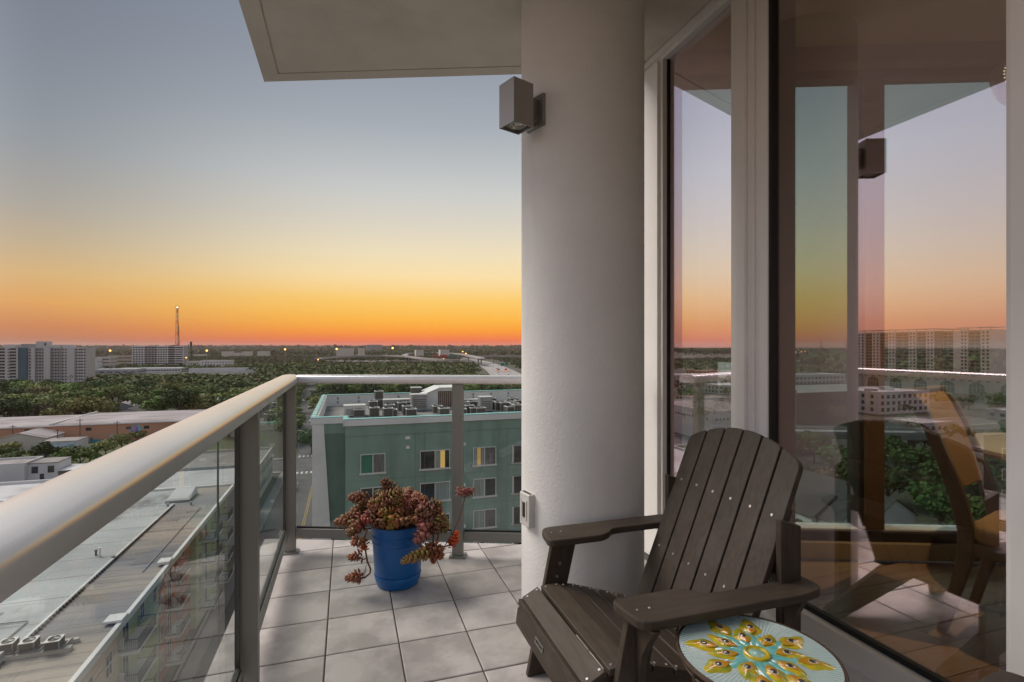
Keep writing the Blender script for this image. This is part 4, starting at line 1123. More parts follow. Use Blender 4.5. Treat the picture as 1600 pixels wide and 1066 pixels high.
m.box(LW, LS + .62, LT1, LT1 + .4, LZ - .4, LZ + .35); m.build('parapet', M['trimwhite'], lb, bevel=.03)
m = MB(lo); m.box(RD - .10, RD + .10, 36, 84, LZ + .05, LZ + .32); m.build('roof_seam', M['trimwhite'], lb)
m = MB(lo)
for k in range(92): m.box(RD + .102, RD + .26, 36.2 + k * .52, 36.42 + k * .52, LZ + .05, LZ + .26)
m.build('seam_studs', M['darkmetal'], lb, kind='stuff')
m = MB(lo)
for k in range(44): m.box(RD + .3, LS + .2, 30 + k * 1.42, 30.035 + k * 1.42, LZ + .05, LZ + .062)
for k in range(14): m.box(LW + .5, RD - .3, 28 + k * 4.7, 28.06 + k * 4.7, LZ + .05, LZ + .066)
m.build('roof_laps', M['roofgrey'], lb, kind='stuff')
m = MB(lo); r9 = random.Random(4)
for k in range(16):
    a, b = r9.uniform(RD - 16, LS - 1.5), r9.uniform(28, 88); w_, d_ = r9.uniform(.6, 2.4), r9.uniform(.6, 3)
    m.box(a, a + w_, b, b + d_, LZ + .052, LZ + .070 + .002 * k)
m.build('roof_patches', M['roofgrey'], lb, kind='stuff')
m = MB(lo)
for k in range(9):
    a, b = r9.uniform(RD - 14, LS - 1.2), r9.uniform(30, 86); m.lathe([(.16, LZ + .05), (.13, LZ + .4), (.22, LZ + .42), (.20, LZ + .52)], a, b, 8)
m.tube([(RD - 1.5, 33, LZ + .15), (RD - 1.4, 52, LZ + .15), (RD - 4.5, 52.4, LZ + .15)], .06, 5); m.tube([(LS - 1.4, 60, LZ + .14), (LS - 1.5, 82, LZ + .14)], .05, 5)
m.build('roof_vents', M['metalgrey'], lb, kind='stuff')
def lwin(t, z, w=1.0, h=1.7, dx=0.0):
    s = LS + dx; f = MB(lo); a, b = t - w / 2, t + w / 2; z0, z1 = z - h / 2, z + h / 2
    for q in ((a - .1, b + .1, z0 - .12, z0), (a - .1, b + .1, z1, z1 + .12), (a - .1, a, z0, z1), (b, b + .1, z0, z1), (t - .03, t + .03, z0, z1), (a, b, z - .03, z + .03)):
        f.box(s - .02, s + .06, q[0], q[1], q[2], q[3])
    wn = f.build('window', M['winframe'], lb)
    p = MB(lo); p.box(s - .02, s + .02, a, b, z0, z1); p.build('pane', M['dkglass'], wn)
def balcony(t0, t1, z, dx=0.0, depth=1.5):
    s = LS + dx; m = MB(lo); m.box(s - .02, s + depth, t0, t1, z - .22, z); b = m.build('balcony', M['trimwhite'], lb)
    m = MB(lo)
    def line(p, q):
        for zz in (z + .12, z + 1.02): m.bar((*p, zz), (*q, zz), .05, .05)
        L_ = math.hypot(q[0] - p[0], q[1] - p[1]); n = int(L_ / .14)
        for k in range(n + 1):
            f = k / n; m.bar((p[0] + (q[0] - p[0]) * f, p[1] + (q[1] - p[1]) * f, z + .1), (p[0] + (q[0] - p[0]) * f, p[1] + (q[1] - p[1]) * f, z + 1.02), .022, .022, up=(1, 0, 0))
    line((s + .05, t0 + .05), (s + depth - .05, t0 + .05)); line((s + depth - .05, t0 + .05), (s + depth - .05, t1 - .05)); line((s + .05, t1 - .05), (s + depth - .05, t1 - .05))
    m.build('railing', M['darkmetal'], b)
    p = MB(lo); tc_ = t0 + .35 * (t1 - t0); p.box(s - .02, s + .03, tc_ - .65, tc_ + .65, z, z + 2.15); p.build('door', M['dkglass'], b)
    f = MB(lo)
    for q in ((tc_ - .75, tc_ - .65, z, z + 2.25), (tc_ + .65, tc_ + .75, z, z + 2.25), (tc_ - .65, tc_ + .65, z + 2.15, z + 2.25), (tc_ - .03, tc_ + .03, z, z + 2.15)): f.box(s - .02, s + .06, *q)
    f.build('door_frame', M['winframe'], b)
for k in range(4):
    z = -23.5 - 3.0 * k
    for t in (34.0, 41.0, 45.2, 48.5): lwin(t, z - .35, 1.05)
    lwin(50.95, z, .9, 1.7, -.5); lwin(57.0, z, .9, 1.7, -.5); lwin(60.4, z, .9, 1.7, -.5); balcony(51.6, 56.0, z - 1.15, -.5)
    for t in (63.0, 64.6, 70.2, 72.0): lwin(t, z, .85, 1.7, -1.1)
    balcony(65.6, 69.4, z - 1.15, -1.1)
    for t in (76.6, 84.8, 90.6): lwin(t, z, .9, 1.7, -.4)
    balcony(78.0, 82.6, z - 1.15, -.4); balcony(86.0, 89.6, z - 1.15, -.4)
    for t in (51.3, 65.2, 77.5):
        m = MB(lo); m.box(LS - .3, LS + .05, t - .1, t + .1, z - .6, z + .3); m.build('light_panel', M['trimwhite'], lb)
# on that roof
def lroof(x, y): return rst(x, y, LZ + .05)
bs, bt = lroof(50, 1024)
base = thing('equipment_platform', 'long pale equipment platform under the three air conditioners on the flat roof', 'platform', W(bs, bt, LZ + .05))
m = MB(); m.box(-4.2, 2.4, -.35, .15, 0, .30); m.box(-4.2, 2.4, .9, 1.2, 0, .30); m.build('rail', M['cream'], base)
for k in range(5):
    m = MB(); m.box(-3.9 + k * 1.45, -3.8 + k * 1.45, -.30, 1.15, .30, .40); m.build('crossbar', M['metalgrey'], base)
m = MB(); m.tube([(-3.6, -.15, .5), (-1.9, -.2, .48), (-1.2, -.3, .45), (-.2, -.3, .5), (.5, .0, .6), (1.2, .1, .7)], .05, 6); m.tube([(-3.0, -.2, -.0), (-3.0, -.2, 1.0)], .04, 6); m.build('pipe', M['darkmetal'], base)
m = MB(); m.box(-2.0, -1.45, -.75, -.3, 0, .75); m.build('junction_box', M['metalgrey'], base)
aclabel = ['grey air conditioner with round fan nearest the left edge of the flat roof below', 'middle of the three fan topped air conditioners on the flat roof below', 'air conditioner closest to the facade among the three on the flat roof below']
for k, x in enumerate((15, 48, 87)):
    s, t = lroof(x, 1021 - k * 2)
    c = copy_tree(a1_, W(s, t - .2, LZ + .38), TH + .05, aclabel[k]); c['group'] = 'air conditioners on the flat roof below'; c.scale = (.8, .8, .8)
s, t = lroof(284, 779)
sk = thing('skylight', 'white sloping skylight box far along the flat roof', 'skylight', W(s, t, LZ + .05))
m = MB(); m.box(-1.5, 1.5, -2.2, 2.2, 0, .35); m.build('curb', M['metalgrey'], sk)
m = MB(); m.add([(-1.6, -2.3, .35), (1.6, -2.3, .35), (1.6, 2.3, .35), (-1.6, 2.3, .35), (-1.3, -2.0, .55), (1.3, -2.0, .55), (1.3, 2.0, 1.1), (-1.3, 2.0, 1.1)], MB.BF); m.build('dome', M['whitewall'], sk)
for i, (x, y, lab) in enumerate(((156, 870, 'thin vent pipe on the stained pale strip of the flat roof'), (150, 868, 'short dark vent pipe beside a taller one on the flat roof'), (265, 785, 'small vent pipe next to the white skylight'))):
    s, t = lroof(x, y); m = MB(); m.tube([(0, 0, 0), (0, 0, .5 + .4 * (i == 0))], .09, 8); m.tube([(0, 0, .5 + .4 * (i == 0)), (0, 0, .58 + .4 * (i == 0))], .16, 8)
    m.build('vent_pipe', M['trimwhite'] if i == 0 else M['darkmetal'], loc=W(s, t, LZ + .05), label=lab, cat='vent pipe')

# lower buildings beyond it, seen through the railing glass
b, o = block('low_flat_building', 'low building with a pale flat roof just beyond the long apartment building', 'building', -50, -19.5, 98, 124, -24.2, M['greywall'], M['roofwhite'])
b, o = block('low_flat_building', 'two step flat roofed block between the long roof and the crossing street', 'building', -46, -19.5, 128, 156, -26.5, M['cream'], M['roofgrey'])
m = MB(o); holes(m, 's', -19.5, 129, 155, 2, GZ + 1, -27.5, 8, 1.6, 1.6); m.build('windows', M['dkglass'], b, kind='stuff')
b, o = block('low_flat_building', 'pale roofed shed with a curved roof behind the long apartment building', 'building', -82, -55, 96, 130, -26, M['whitewall'], M['roofwhite'])

# ------------------------------------------------------------------ peach warehouse with murals
M['peach'] = pm('peach_painted_brick', (.50, .26, .165), (.43, .225, .145), scale=.1, detail=9, rough=.92)
wh = thing('warehouse', 'long peach warehouse with weathered pale roof and painted murals', 'warehouse', W(-150, 234, GZ))
who = (-150, 234, GZ); WZ = -28.3; KEEP.append((-156, -48, 222, 280))
m = MB(who); m.box(-104.4, -52, 234, 272, GZ - .3, WZ); m.build('wall', M['peach'], wh)
m = MB(who); m.box(-150, -104.4, 235.5, 270, GZ - .3, WZ - .3); m.build('wall', M['peach'], wh)
def low_roof(s0, s1, t0, t1, z):
    m = MB(who); m.add([(s0, t0 - .3, z), (s1, t0 - .3, z), (s1, t1, z), (s0, t1, z), (s0, t0 - .3, z + .25), (s1, t0 - .3, z + .25), (s1, (t0 + t1) / 2, z + .9), (s0, (t0 + t1) / 2, z + .9), (s1, t1, z + .25), (s0, t1, z + .25)],
                       [(0, 3, 2, 1), (0, 1, 5, 4), (4, 5, 6, 7), (7, 6, 8, 9), (1, 2, 8, 6, 5), (0, 4, 7, 9, 3), (2, 3, 9, 8)])
    m.build('roof', M['rooflilac'], wh)
low_roof(-104.6, -51.8, 234, 272, WZ); low_roof(-150.2, -104.65, 235.5, 270, WZ - .3)
m = MB(who); m.box(-104.7, -104.3, 233.6, 272, WZ + .1, WZ + 1.0); m.box(-104.7, -51.8, 233.5, 233.68, WZ - .1, WZ + .4); m.box(-150.2, -104.71, 235.0, 235.19, WZ - .4, WZ + .1); m.build('parapet', M['trimwhite'], wh)
for x, y in ((39, 674), (138.5, 670.5), (201, 668.5), (229, 667.5)):
    s, Y = ray_t(x, 234); tt = 234 if s > -104.4 else 235.5; z = zat(y, Y)
    m = MB(who); m.box(s - .9, s + .9, tt - .05, tt + .02, z - .6, z + .55); m.build('window', M['dkglass'], wh)
def sdisk(cx, cz, r, c, mat, tt, n=20, squash=1):
    m = MB(who); m.add([(cx, tt, cz)] + [(cx + r * math.cos(2 * math.pi * k / n), tt, cz + squash * r * math.sin(2 * math.pi * k / n)) for k in range(n)], [(0, k + 1, (k + 1) % n + 1) for k in range(n)])
    return m.build(c, mat, wh)
flat = lambda n, c: pm(n, c, rough=.85)
s, Y = ray_t(212, 234); z = zat(672, Y)
for r, nm, c in ((2.1, 'm1', (.10, .42, .40)), (1.75, 'm2', (.28, .40, .50)), (1.35, 'm3', (.16, .16, .45)), (.95, 'm4', (.40, .22, .42)), (.5, 'm5', (.45, .30, .25))):
    sdisk(s - (2.1 - r) * .6, z + (2.1 - r) * .5, r, 'mural_circle', flat('mural_' + nm, c), 233.99 - .01 * (2.2 - r))
s, Y = ray_t(150, 234); z = zat(690, Y); sdisk(s, z, 2.6, 'mural_patch', flat('mural_teal', (.03, .26, .30)), 233.97, 20, .33)
for x, y, r, c in ((172, 688, .9, (.15, .18, .30)), (176, 684, 1.2, (.40, .38, .36)), (133, 689, .8, (.35, .33, .30)), (164, 690, .7, (.30, .12, .10)), (143, 686, .5, (.10, .10, .12))):
    s, Y = ray_t(x, 234); z = zat(y, Y); sdisk(s, z, r, 'mural_patch', flat('mural_c%d' % x, c), 233.96, 10, 1.2)

# wires' poles
M['timber'] = pm('weathered_timber', (.10, .075, .055), rough=.9)
for i, (x, yt, yb, lab) in enumerate(((20, 664, 695, 'brown utility pole with crossarm at the left end of the peach wall'), (90, 671, 706, 'utility pole in front of the small blue mural building'), (125, 654, 699, 'tallest utility pole in front of the peach warehouse'),
                                 (183, 658, 697, 'utility pole left of the round mural'), (65.5, 672, 694, 'short utility pole at the corner of the cream gabled shed'))):
    X, Y = ray(x, yb + 1); zt = zat(yt, Y)
    u = thing('utility_pole', lab, 'utility pole', (X, Y, GZ), TH, 'utility poles by the warehouse')
    m = MB(); m.tube([(0, 0, 0), (0, 0, zt - GZ)], [.17, .12], 6); m.build('pole', M['timber'], u)
    m = MB(); m.box(-1.1, 1.1, -.06, .06, zt - GZ - .7, zt - GZ - .55); m.build('crossarm', M['timber'], u)

# small buildings in front of the warehouse
s, t = rst(120, 711)
mb = thing('mural_building', 'small flat building with a wavy blue mural on its long wall', 'building', W(s, t, GZ))
KEEP.append((s - 14, s + 2, t - 2, t + 12)); 
m = MB(); m.box(-10, 0, 0, 8, -.3, 4.6); m.build('wall', M['whitewall'], mb)
m = MB(); m.box(-10.1, .1, -.1, 8.1, 4.6, 4.8); m.build('roof', M['roofgrey'], mb)
m = MB(); m.box(-9.7, -.3, -.03, -.002, .4, 4.3); m.build('mural', pm('blue_wave_mural', (.16, .36, .46), (.50, .52, .56), scale=.55, detail=2, lo=.44, hi=.54, rough=.8, stretch=(.6, 1, 2.2)), mb)
m = MB(); m.add([(-5.5, -.04, .5), (-4.2, -.04, .5), (-4.85, -.04, 3.0)], [(0, 1, 2)]); m.build('mural_patch', flat('mural_dark', (.08, .07, .13)), mb)
def gable(name, label, s, t, w, d, h, rh, wall, roof, rz=TH, cat='house', group=None, win=True):
    g = thing(name, label, cat, W(s, t, GZ), rz, group)
    KEEP.append((s - w / 2 - 3, s + w / 2 + 3, t - d / 2 - 3, t + d / 2 + 3))
    m = MB(); m.box(-w / 2, w / 2, -d / 2, d / 2, -.3, h)
    m.add([(-w / 2, -d / 2, h), (w / 2, -d / 2, h), (0, -d / 2, h + rh)], [(0, 1, 2)]); m.add([(-w / 2, d / 2, h), (w / 2, d / 2, h), (0, d / 2, h + rh)], [(0, 2, 1)])
    m.build('wall', wall, g)
    m = MB(); e = .35; k = rh / (w / 2)
    for sg in (-1, 1):
        m.add([(0, -d / 2 - e, h + rh), (sg * (w / 2 + e), -d / 2 - e, h - e * k), (sg * (w / 2 + e), d / 2 + e, h - e * k), (0, d / 2 + e, h + rh),
               (0, -d / 2 - e, h + rh + .16), (sg * (w / 2 + e), -d / 2 - e, h - e * k + .14), (sg * (w / 2 + e), d / 2 + e, h - e * k + .14), (0, d / 2 + e, h + rh + .16)], MB.BF)
    m.build('roof', roof, g)
    if win:
        m = MB()
        for x in (-w * .25, w * .25): m.box(x - .55, x + .55, -d / 2 - .04, -d / 2 + .02, h * .35, h * .78)
        for y in (-d * .25, d * .25): m.box(w / 2 - .02, w / 2 + .04, y - .55, y + .55, h * .35, h * .78); m.box(-w / 2 - .04, -w / 2 + .02, y - .55, y + .55, h * .35, h * .78)
        m.build('windows', M['dkglass'], g)
    return g
s, t = rst(30, 706); gable('shed', 'cream gabled shed against the left end of the peach warehouse', s, t + 6, 15, 12, 4.2, 2.0, M['cream'], M['rooflilac'], cat='shed', win=False)
# white modern building at the left edge
s, t = rst(38, 757)
b, o = block('white_office', 'white two storey flat roofed office near the left edge above the railing', 'building', s - 16, s, t, t + 9, GZ + 5.6, M['whitewall'], M['roofgrey'], .5)
m = MB(o); m.box(s, s + 6.5, t + 1.5, t + 8.5, GZ - .3, GZ + 4.9); m.build('wall', M['whitewall'], b)
m = MB(o); m.box(s - .1, s + 6.6, t + 1.4, t + 8.6, GZ + 4.9, GZ + 5.1); m.build('roof', M['roofgrey'], b)
for a in (s + .8, s + 4.3):
    m = MB(o); m.box(a, a + 1.4, t + 1.44, t + 1.52, GZ + 2.4, GZ + 4.2); m.build('window', M['dkglass'], b)
m = MB(o); m.box(s + 2.6, s + 3.5, t + 1.44, t + 1.52, GZ, GZ + 2.2); m.build('door', M['dkglass'], b)
m = MB(o); m.box(s - 12, s - 10.5, t - .06, t + .02, GZ + 2.4, GZ + 4.0); m.box(s - 7, s - 5.5, t - .06, t + .02, GZ + 2.4, GZ + 4.0); m.build('windows', M['dkglass'], b)
m = MB(o); m.box(s + 6.5, s + 12, t + 1, t + 9, GZ + 2.7, GZ + 2.9); m.build('canopy', M['whitewall'], b)
m = MB(o)
for a in (s + 11.6,): m.box(a, a + .2, t + 1.2, t + 1.4, GZ, GZ + 2.7); m.box(a, a + .2, t + 8.4, t + 8.6, GZ, GZ + 2.7)
m.build('canopy_post', M['trimwhite'], b)
m = MB(); m.box(-150, -42, 126, 156, GZ + .002, GZ + .006); m.build('parking_lot', M['asphalt'], rotz=TH, kind='structure')
m = MB(); m.box(-150, -30, 186, 230, GZ + .002, GZ + .005); m.build('lawn', M['lawn'], rotz=TH, kind='structure')
KEEP.append((-110, -42, 126, 154))
s, t = rst(4, 785); b, o = block('white_annex', 'corner of a white annex at the very left edge above the railing', 'building', s - 9, s, t - 6, t, GZ + 4.0, M['cream'], M['roofgrey'], .4)

# ------------------------------------------------------------------ white slab tower at the left, far blocks, mast
def far(x, Y):        # point in direction x at depth Y
    return st((x - 800) / F * Y, Y)
def sect(parent, o, s0, s1, t0, t1, z1, mat): 
    m = MB(o); m.box(s0, s1, t0, t1, GZ - .3, z1); return m.build('wing', mat, parent)
tw = thing('apartment_tower', 'long white thirteen storey apartment tower at the left edge of the skyline', 'tower block', W(*far(0, 430), GZ))
s0_, t0_ = far(0, 430); to_ = (s0_, t0_, GZ)
def sx(x): return ray_t(x, t0_)[0]
tz = zat(543.5, 430)
M['bluepanel'] = pm('slate_blue_panel', (.075, .125, .15), (.065, .11, .135), scale=.1, rough=.8)
M['twwhite'] = pm('tower_white', (.48, .455, .44), (.43, .41, .395), scale=.05, detail=6, rough=.9)
M['twgrey'] = pm('tower_grey', (.33, .315, .305), (.29, .28, .27), scale=.05, detail=6, rough=.9)
secs = [(-30, 9, 0, 'twgrey', 1), (9, 16, -1.2, 'twwhite', 0), (16, 27, 0, 'twgrey', 1), (27, 29.5, -1.5, 'twwhite', 0), (29.5, 43, -1.0, 'bluepanel', 0), (43, 49, .5, 'twwhite', 2), (49, 55, -.8, 'twwhite', 0), (55, 69, .5, 'twgrey', 2), (69, 79, -1.0, 'twwhite', 0),
        (79, 89, .6, 'twgrey', 2), (89, 95, -.6, 'twgrey', 2), (95, 105, .6, 'twwhite', 2), (105, 117, -1.0, 'twwhite', 0), (117, 126, .6, 'twwhite', 2), (126, 135, -.4, 'twwhite', 2)]
pan_ = MB(to_); bal = MB(to_)
for xa, xb, dt2, mt, wk in secs:
    a, b = sx(xa), sx(xb)
    sect(tw, to_, a, b, t0_ + dt2, t0_ + 17, tz + rnd.uniform(-.3, .3), M[mt])
    nf = 13
    if wk == 2:
        n = max(1, round((xb - xa) / 5)); holes(pan_, 't', t0_ + dt2, a, b, nf, GZ + 1, tz - .3, n, 1.3, 1.25, .05)
    if wk == 1:
        holes(pan_, 't', t0_ + dt2, a, b, nf, GZ + 1, tz - .3, max(1, round((xb - xa) / 6)), 2.6, 2.0, .05)
        for k in range(nf): bal.box(a, b, t0_ + dt2 - 1.2, t0_ + dt2, GZ + 1 + k * (tz - .3 - GZ - 1) / nf, GZ + 1.25 + k * (tz - .3 - GZ - 1) / nf); bal.box(a, b, t0_ + dt2 - 1.2, t0_ + dt2 - 1.12, GZ + 1.25 + k * (tz - .3 - GZ - 1) / nf, GZ + 1.9 + k * (tz - .3 - GZ - 1) / nf)
holes(pan_, 't', t0_ - 1.2, sx(13.5), sx(15.8), 13, GZ + 1, tz - .3, 1, 1.2, .9, .05)
pan_.build('windows', M['dkglass'], tw, kind='stuff'); bal.build('balconies', M['twwhite'], tw, kind='stuff')
for xa, xb, y, mt in ((30, 53, 537.5, 'twgrey'), (53, 70, 533.5, 'twwhite'), (80, 92, 538.8, 'twwhite'), (95, 108, 538.8, 'twwhite'), (2, 21, 538.5, 'twwhite')):
    m = MB(to_); m.box(sx(xa), sx(xb), t0_ + 3, t0_ + 12, tz - .5, zat(y, 430)); m.build('roof_house', M[mt], tw)
m = MB(to_); m.box(sx(66.5), sx(69), t0_ + 2.7, t0_ + 3.02, zat(540, 430), zat(536, 430)); m.build('roof_opening', M['dkglass'], tw)
KEEP.append((s0_ - 40, sx(140), t0_ - 6, t0_ + 25))

def farblock(name, label, x0, x1, ytop, Y, depth, wall, roof, rows=0, colsn=0, w=1.6, h=1.5, cat='building', sidew=True):
    s0, t0 = far(x0, Y); s1 = ray_t(x1, t0)[0]; z1 = zat(ytop, Y)
    b, o = block(name, label, cat, s0, s1, t0, t0 + depth, z1, wall, roof, .5)
    if rows:
        m = MB(o); holes(m, 't', t0, s0 + 1, s1 - 1, rows, GZ + .8, z1 - .9, colsn, w, h, .06)
        if sidew: holes(m, 's', s1, t0 + 1, t0 + depth - 1, rows, GZ + .8, z1 - .9, max(2, int(depth / 5)), w, h, .06)
        m.build('windows', M['dkglass'], b, kind='stuff')
    return b, o, s0, s1, t0, z1
b, o, s0, s1, t0, z1 = farblock('apartment_block', 'grey and white balcony apartment block under the tall lattice mast', 207, 287, 541.5, 760, 24, M['greywall'], M['roofgrey'])
m = MB(o); p2 = MB(o)
for xa, xb in ((207, 226), (246, 263), (274, 287)):
    a, c = ray_t(xa, t0)[0], ray_t(xb, t0)[0]; m.box(a, c, t0 - 2.2, t0, GZ, z1 + .8)
    holes(p2, 't', t0 - 2.2, a + .5, c - .5, 10, GZ + 2, z1, 4, 2.6, 2.0, .08)
for xa, xb in ((226, 246), (263, 274)):
    a, c = ray_t(xa, t0)[0], ray_t(xb, t0)[0]; holes(p2, 't', t0, a + .3, c - .3, 10, GZ + 2, z1, 4, 3.0, 2.3, .08)
for k in range(11): m.box(s0, s1, t0 - 1.8, t0, GZ + 2 + k * (z1 - GZ - 2) / 10 - .25, GZ + 2.3 + k * (z1 - GZ - 2) / 10)
m.build('balcony_bays', M['whitewall'], b, kind='stuff'); p2.build('windows', M['dkglass'], b, kind='stuff')
farblock('low_block', 'wide low white podium in front of the grey and white apartment block', 180, 283, 576, 690, 30, M['whitewall'], M['roofwhite'], 1, 22, 2.6, 1.6)
farblock('low_block', 'pale blue roofed store beside the slab tower', 139, 215, 577.5, 640, 30, M['greywall'], M['roofwhite'], 1, 6, 5, 1.2)
farblock('low_block', 'white box building touching the right side of the slab tower', 136, 150, 559, 700, 22, M['whitewall'], M['roofwhite'], 2, 3)
farblock('low_block', 'cream garage block between the white box and the grey apartment block', 152, 172, 558, 720, 25, M['cream'], M['roofgrey'], 4, 5, 2.2, 1.4)
farblock('low_block', 'brownish parking structure left of the grey apartment block', 168, 207, 556, 770, 30, M['beige'], M['roofgrey'], 4, 6, 4.5, 1.3)
farblock('low_block', 'white four storey block with dark window strip right of the mast', 313, 361, 563.5, 745, 22, M['whitewall'], M['roofwhite'], 4, 10, 1.5, 1.4)
farblock('low_block', 'low beige building between the mast and the white four storey block', 292, 312, 564.5, 760, 22, M['cream'], M['roofgrey'], 3, 5)
farblock('low_block', 'flat white roofed shop row below the white four storey block', 295, 400, 576, 690, 14, M['whitewall'], M['roofwhite'])
farblock('hotel', 'grey hotel block on the horizon above the highway loop', 573, 596, 538.8, 2300, 30, M['greywall'], M['roofgrey'], 8, 12, 3, 2.2)
farblock('low_block', 'three storey pale apartment block by the highway ramps', 684, 720, 565.5, 1010, 18, M['whitewall'], M['roofgrey'], 3, 12, 1.7, 1.6)
for i, (xa, xb, y) in enumerate(((303, 320, 554), (346, 362, 549.5), (378, 392, 549.5), (525, 553, 544.5), (560, 570, 544.3), (402, 420, 549), (365, 376, 551.5), (650, 662, 547), (688, 702, 546.6), (414, 431, 566))):
    farblock('distant_shed', ['far white roofed shed just right of the tall mast', 'pair roof nearest the dark towers on the horizon', 'far pale shed above the railing rise', 'long pale shed on the horizon left of the hotel', 'small pale shed touching the left of the hotel', 'far pale shed left of the railing corner', 'small far shed between two larger pale roofs', 'far pale shed above the highway loop', 'pale far shed right of the loop', 'tan far building above the railing corner'][i], xa, xb, y, 1500 if y < 555 else 1000, 30, M['cream'], M['roofwhite'])
for i, (xa, xb, y) in enumerate(((347, 349.5, 539.2), (352.5, 355, 539), (360, 374, 539.6), (376, 382, 539.4), (385, 394, 539.5), (135, 142, 540), (150, 163, 539.6))):
    farblock('skyline_block', ['dark narrow block, left one of a pair on the horizon', 'dark narrow block, right one of a pair on the horizon', 'widest hazy block on the left horizon', 'narrow hazy block between two wider ones on the horizon', 'hazy block at the right end of the horizon row', 'tiny block on the horizon touching the slab tower', 'low hazy block between slab tower and lamp mast'][i], xa, xb, y, 5200, 60, M['greywall'], M['roofgrey'], cat='building')

# lattice mast
X, Y = (277 - 800) / F * 800, 800
ms = thing('lattice_mast', 'tall red and white lattice radio mast above the far apartment block', 'radio mast', (X, Y, GZ))
mtop = zat(482, Y) - GZ
M['mastgrey'] = pm('mast_pale_paint', (.30, .26, .24), rough=.7)
M['redpaint'] = pm('red_paint', (.30, .055, .035), rough=.7); 
nb_ = 11
legs = [(-1, -.6), (1, -.6), (0, 1.1)]
def mw(f): return 3.0 * (1 - f) + 1.35 * f
for k in range(nb_):
    m = MB(); f0, f1 = k / nb_, (k + 1) / nb_; z0, z1 = mtop * f0, mtop * f1
    P0 = [(x * mw(f0), y * mw(f0), z0) for x, y in legs]; P1 = [(x * mw(f1), y * mw(f1), z1) for x, y in legs]
    for i in range(3):
        j = (i + 1) % 3
        m.tube([P0[i], P1[i]], .24, 5); m.tube([P0[i], P1[j]], .11, 4); m.tube([P0[j], P1[i]], .11, 4); m.tube([P1[i], P1[j]], .13, 4)
    m.build('lattice_bay', M['redpaint'] if k % 2 == 0 else M['mastgrey'], ms)
m = MB(); m.box(-2.1, 2.1, -1.8, 1.8, mtop, mtop + .6); m.build('platform', M['trimwhite'], ms)
m = MB()
for x in (-2.3, -.8, .9, 2.4): m.tube([(x, 0, mtop + .8), (x, 0, mtop + 5)], .16, 5)
m.build('antenna', M['darkmetal'], ms)
m = MB(); m.lathe([(.05, mtop + .8), (.8, mtop + 1.1), (.8, mtop + 1.9), (.05, mtop + 2.3)], 0, 0, 8); m.build('beacon', pm('white_beacon', (1, 1, 1), emit=(1, .85, .65), es=5), ms)
m = MB(); m.tube([(3.4, 0, mtop * .2), (2.0, 0, mtop * .72)], .35, 6); m.lathe([(.1, mtop * .26), (1.2, mtop * .27), (1.2, mtop * .32), (.1, mtop * .33)], 3.0, 0, 8); m.build('cable_run', M['darkmetal'], ms)
X, Y = (298.5 - 800) / F * 900, 900
wt = thing('water_tower', 'dark slim water tower right of the lattice mast', 'water tower', (X, Y, GZ)); zt = zat(533.5, Y) - GZ
m = MB(); m.tube([(0, 0, 0), (0, 0, zt - 8)], 1.0, 8); m.build('stem', M['darkmetal'], wt)
m = MB(); m.lathe([(.9, zt - 9), (1.7, zt - 7), (1.7, zt - 1), (.4, zt)], n=10); m.build('tank', M['darkmetal'], wt)

# lit mast lamps along the highway
M['lampglow'] = pm('sodium_lamp', (1, .5, .2), emit=(1, .34, .06), es=5)
for i, (x, y, Y) in enumerate(((172, 548, 640), (323, 548, 700), (445.5, 546, 900), (526, 545.5, 1000), (613.5, 544, 1300), (291, 559, 720), (497, 562, 820), (680, 567, 900), (723, 549.5, 1400), (728, 552.5, 1300), (767, 556.5, 1200), (693, 561, 950))):
    X = (x - 800) / F * Y; z = zat(y, Y) - GZ
    lp = thing('lamp_mast', ['lit orange mast lamp right of the slab tower', 'lit orange mast lamp above the white four storey block', 'lit orange mast lamp left of the railing corner', 'lit orange mast lamp above the row of small white houses', 'lit lamp right of the horizon hotel', 'low white lit lamp right of the mast block', 'low lit lamp left of the small white houses', 'lit lamp at the pale three storey block', 'higher one of two lit lamps right of the loop', 'lower one of two lit lamps right of the loop', 'lit lamp by the right hand overpass', 'lit lamp at the end of the loop ramp'][i], 'street lamp', (X, Y, GZ), 0, 'lit lamps along the highway')
    m = MB(); m.tube([(0, 0, 0), (0, 0, z - .6)], [.4, .22], 6); m.build('pole', M['metalgrey'], lp)
    r = .0018 * Y * (1.0 if i < 5 else .6); m = MB(); m.lathe([(.05, z - r), (r * .8, z - r * .5), (r, z), (r * .8, z + r * .5), (.05, z + r)], n=8); m.build('lamp', M['lampglow'], lp)

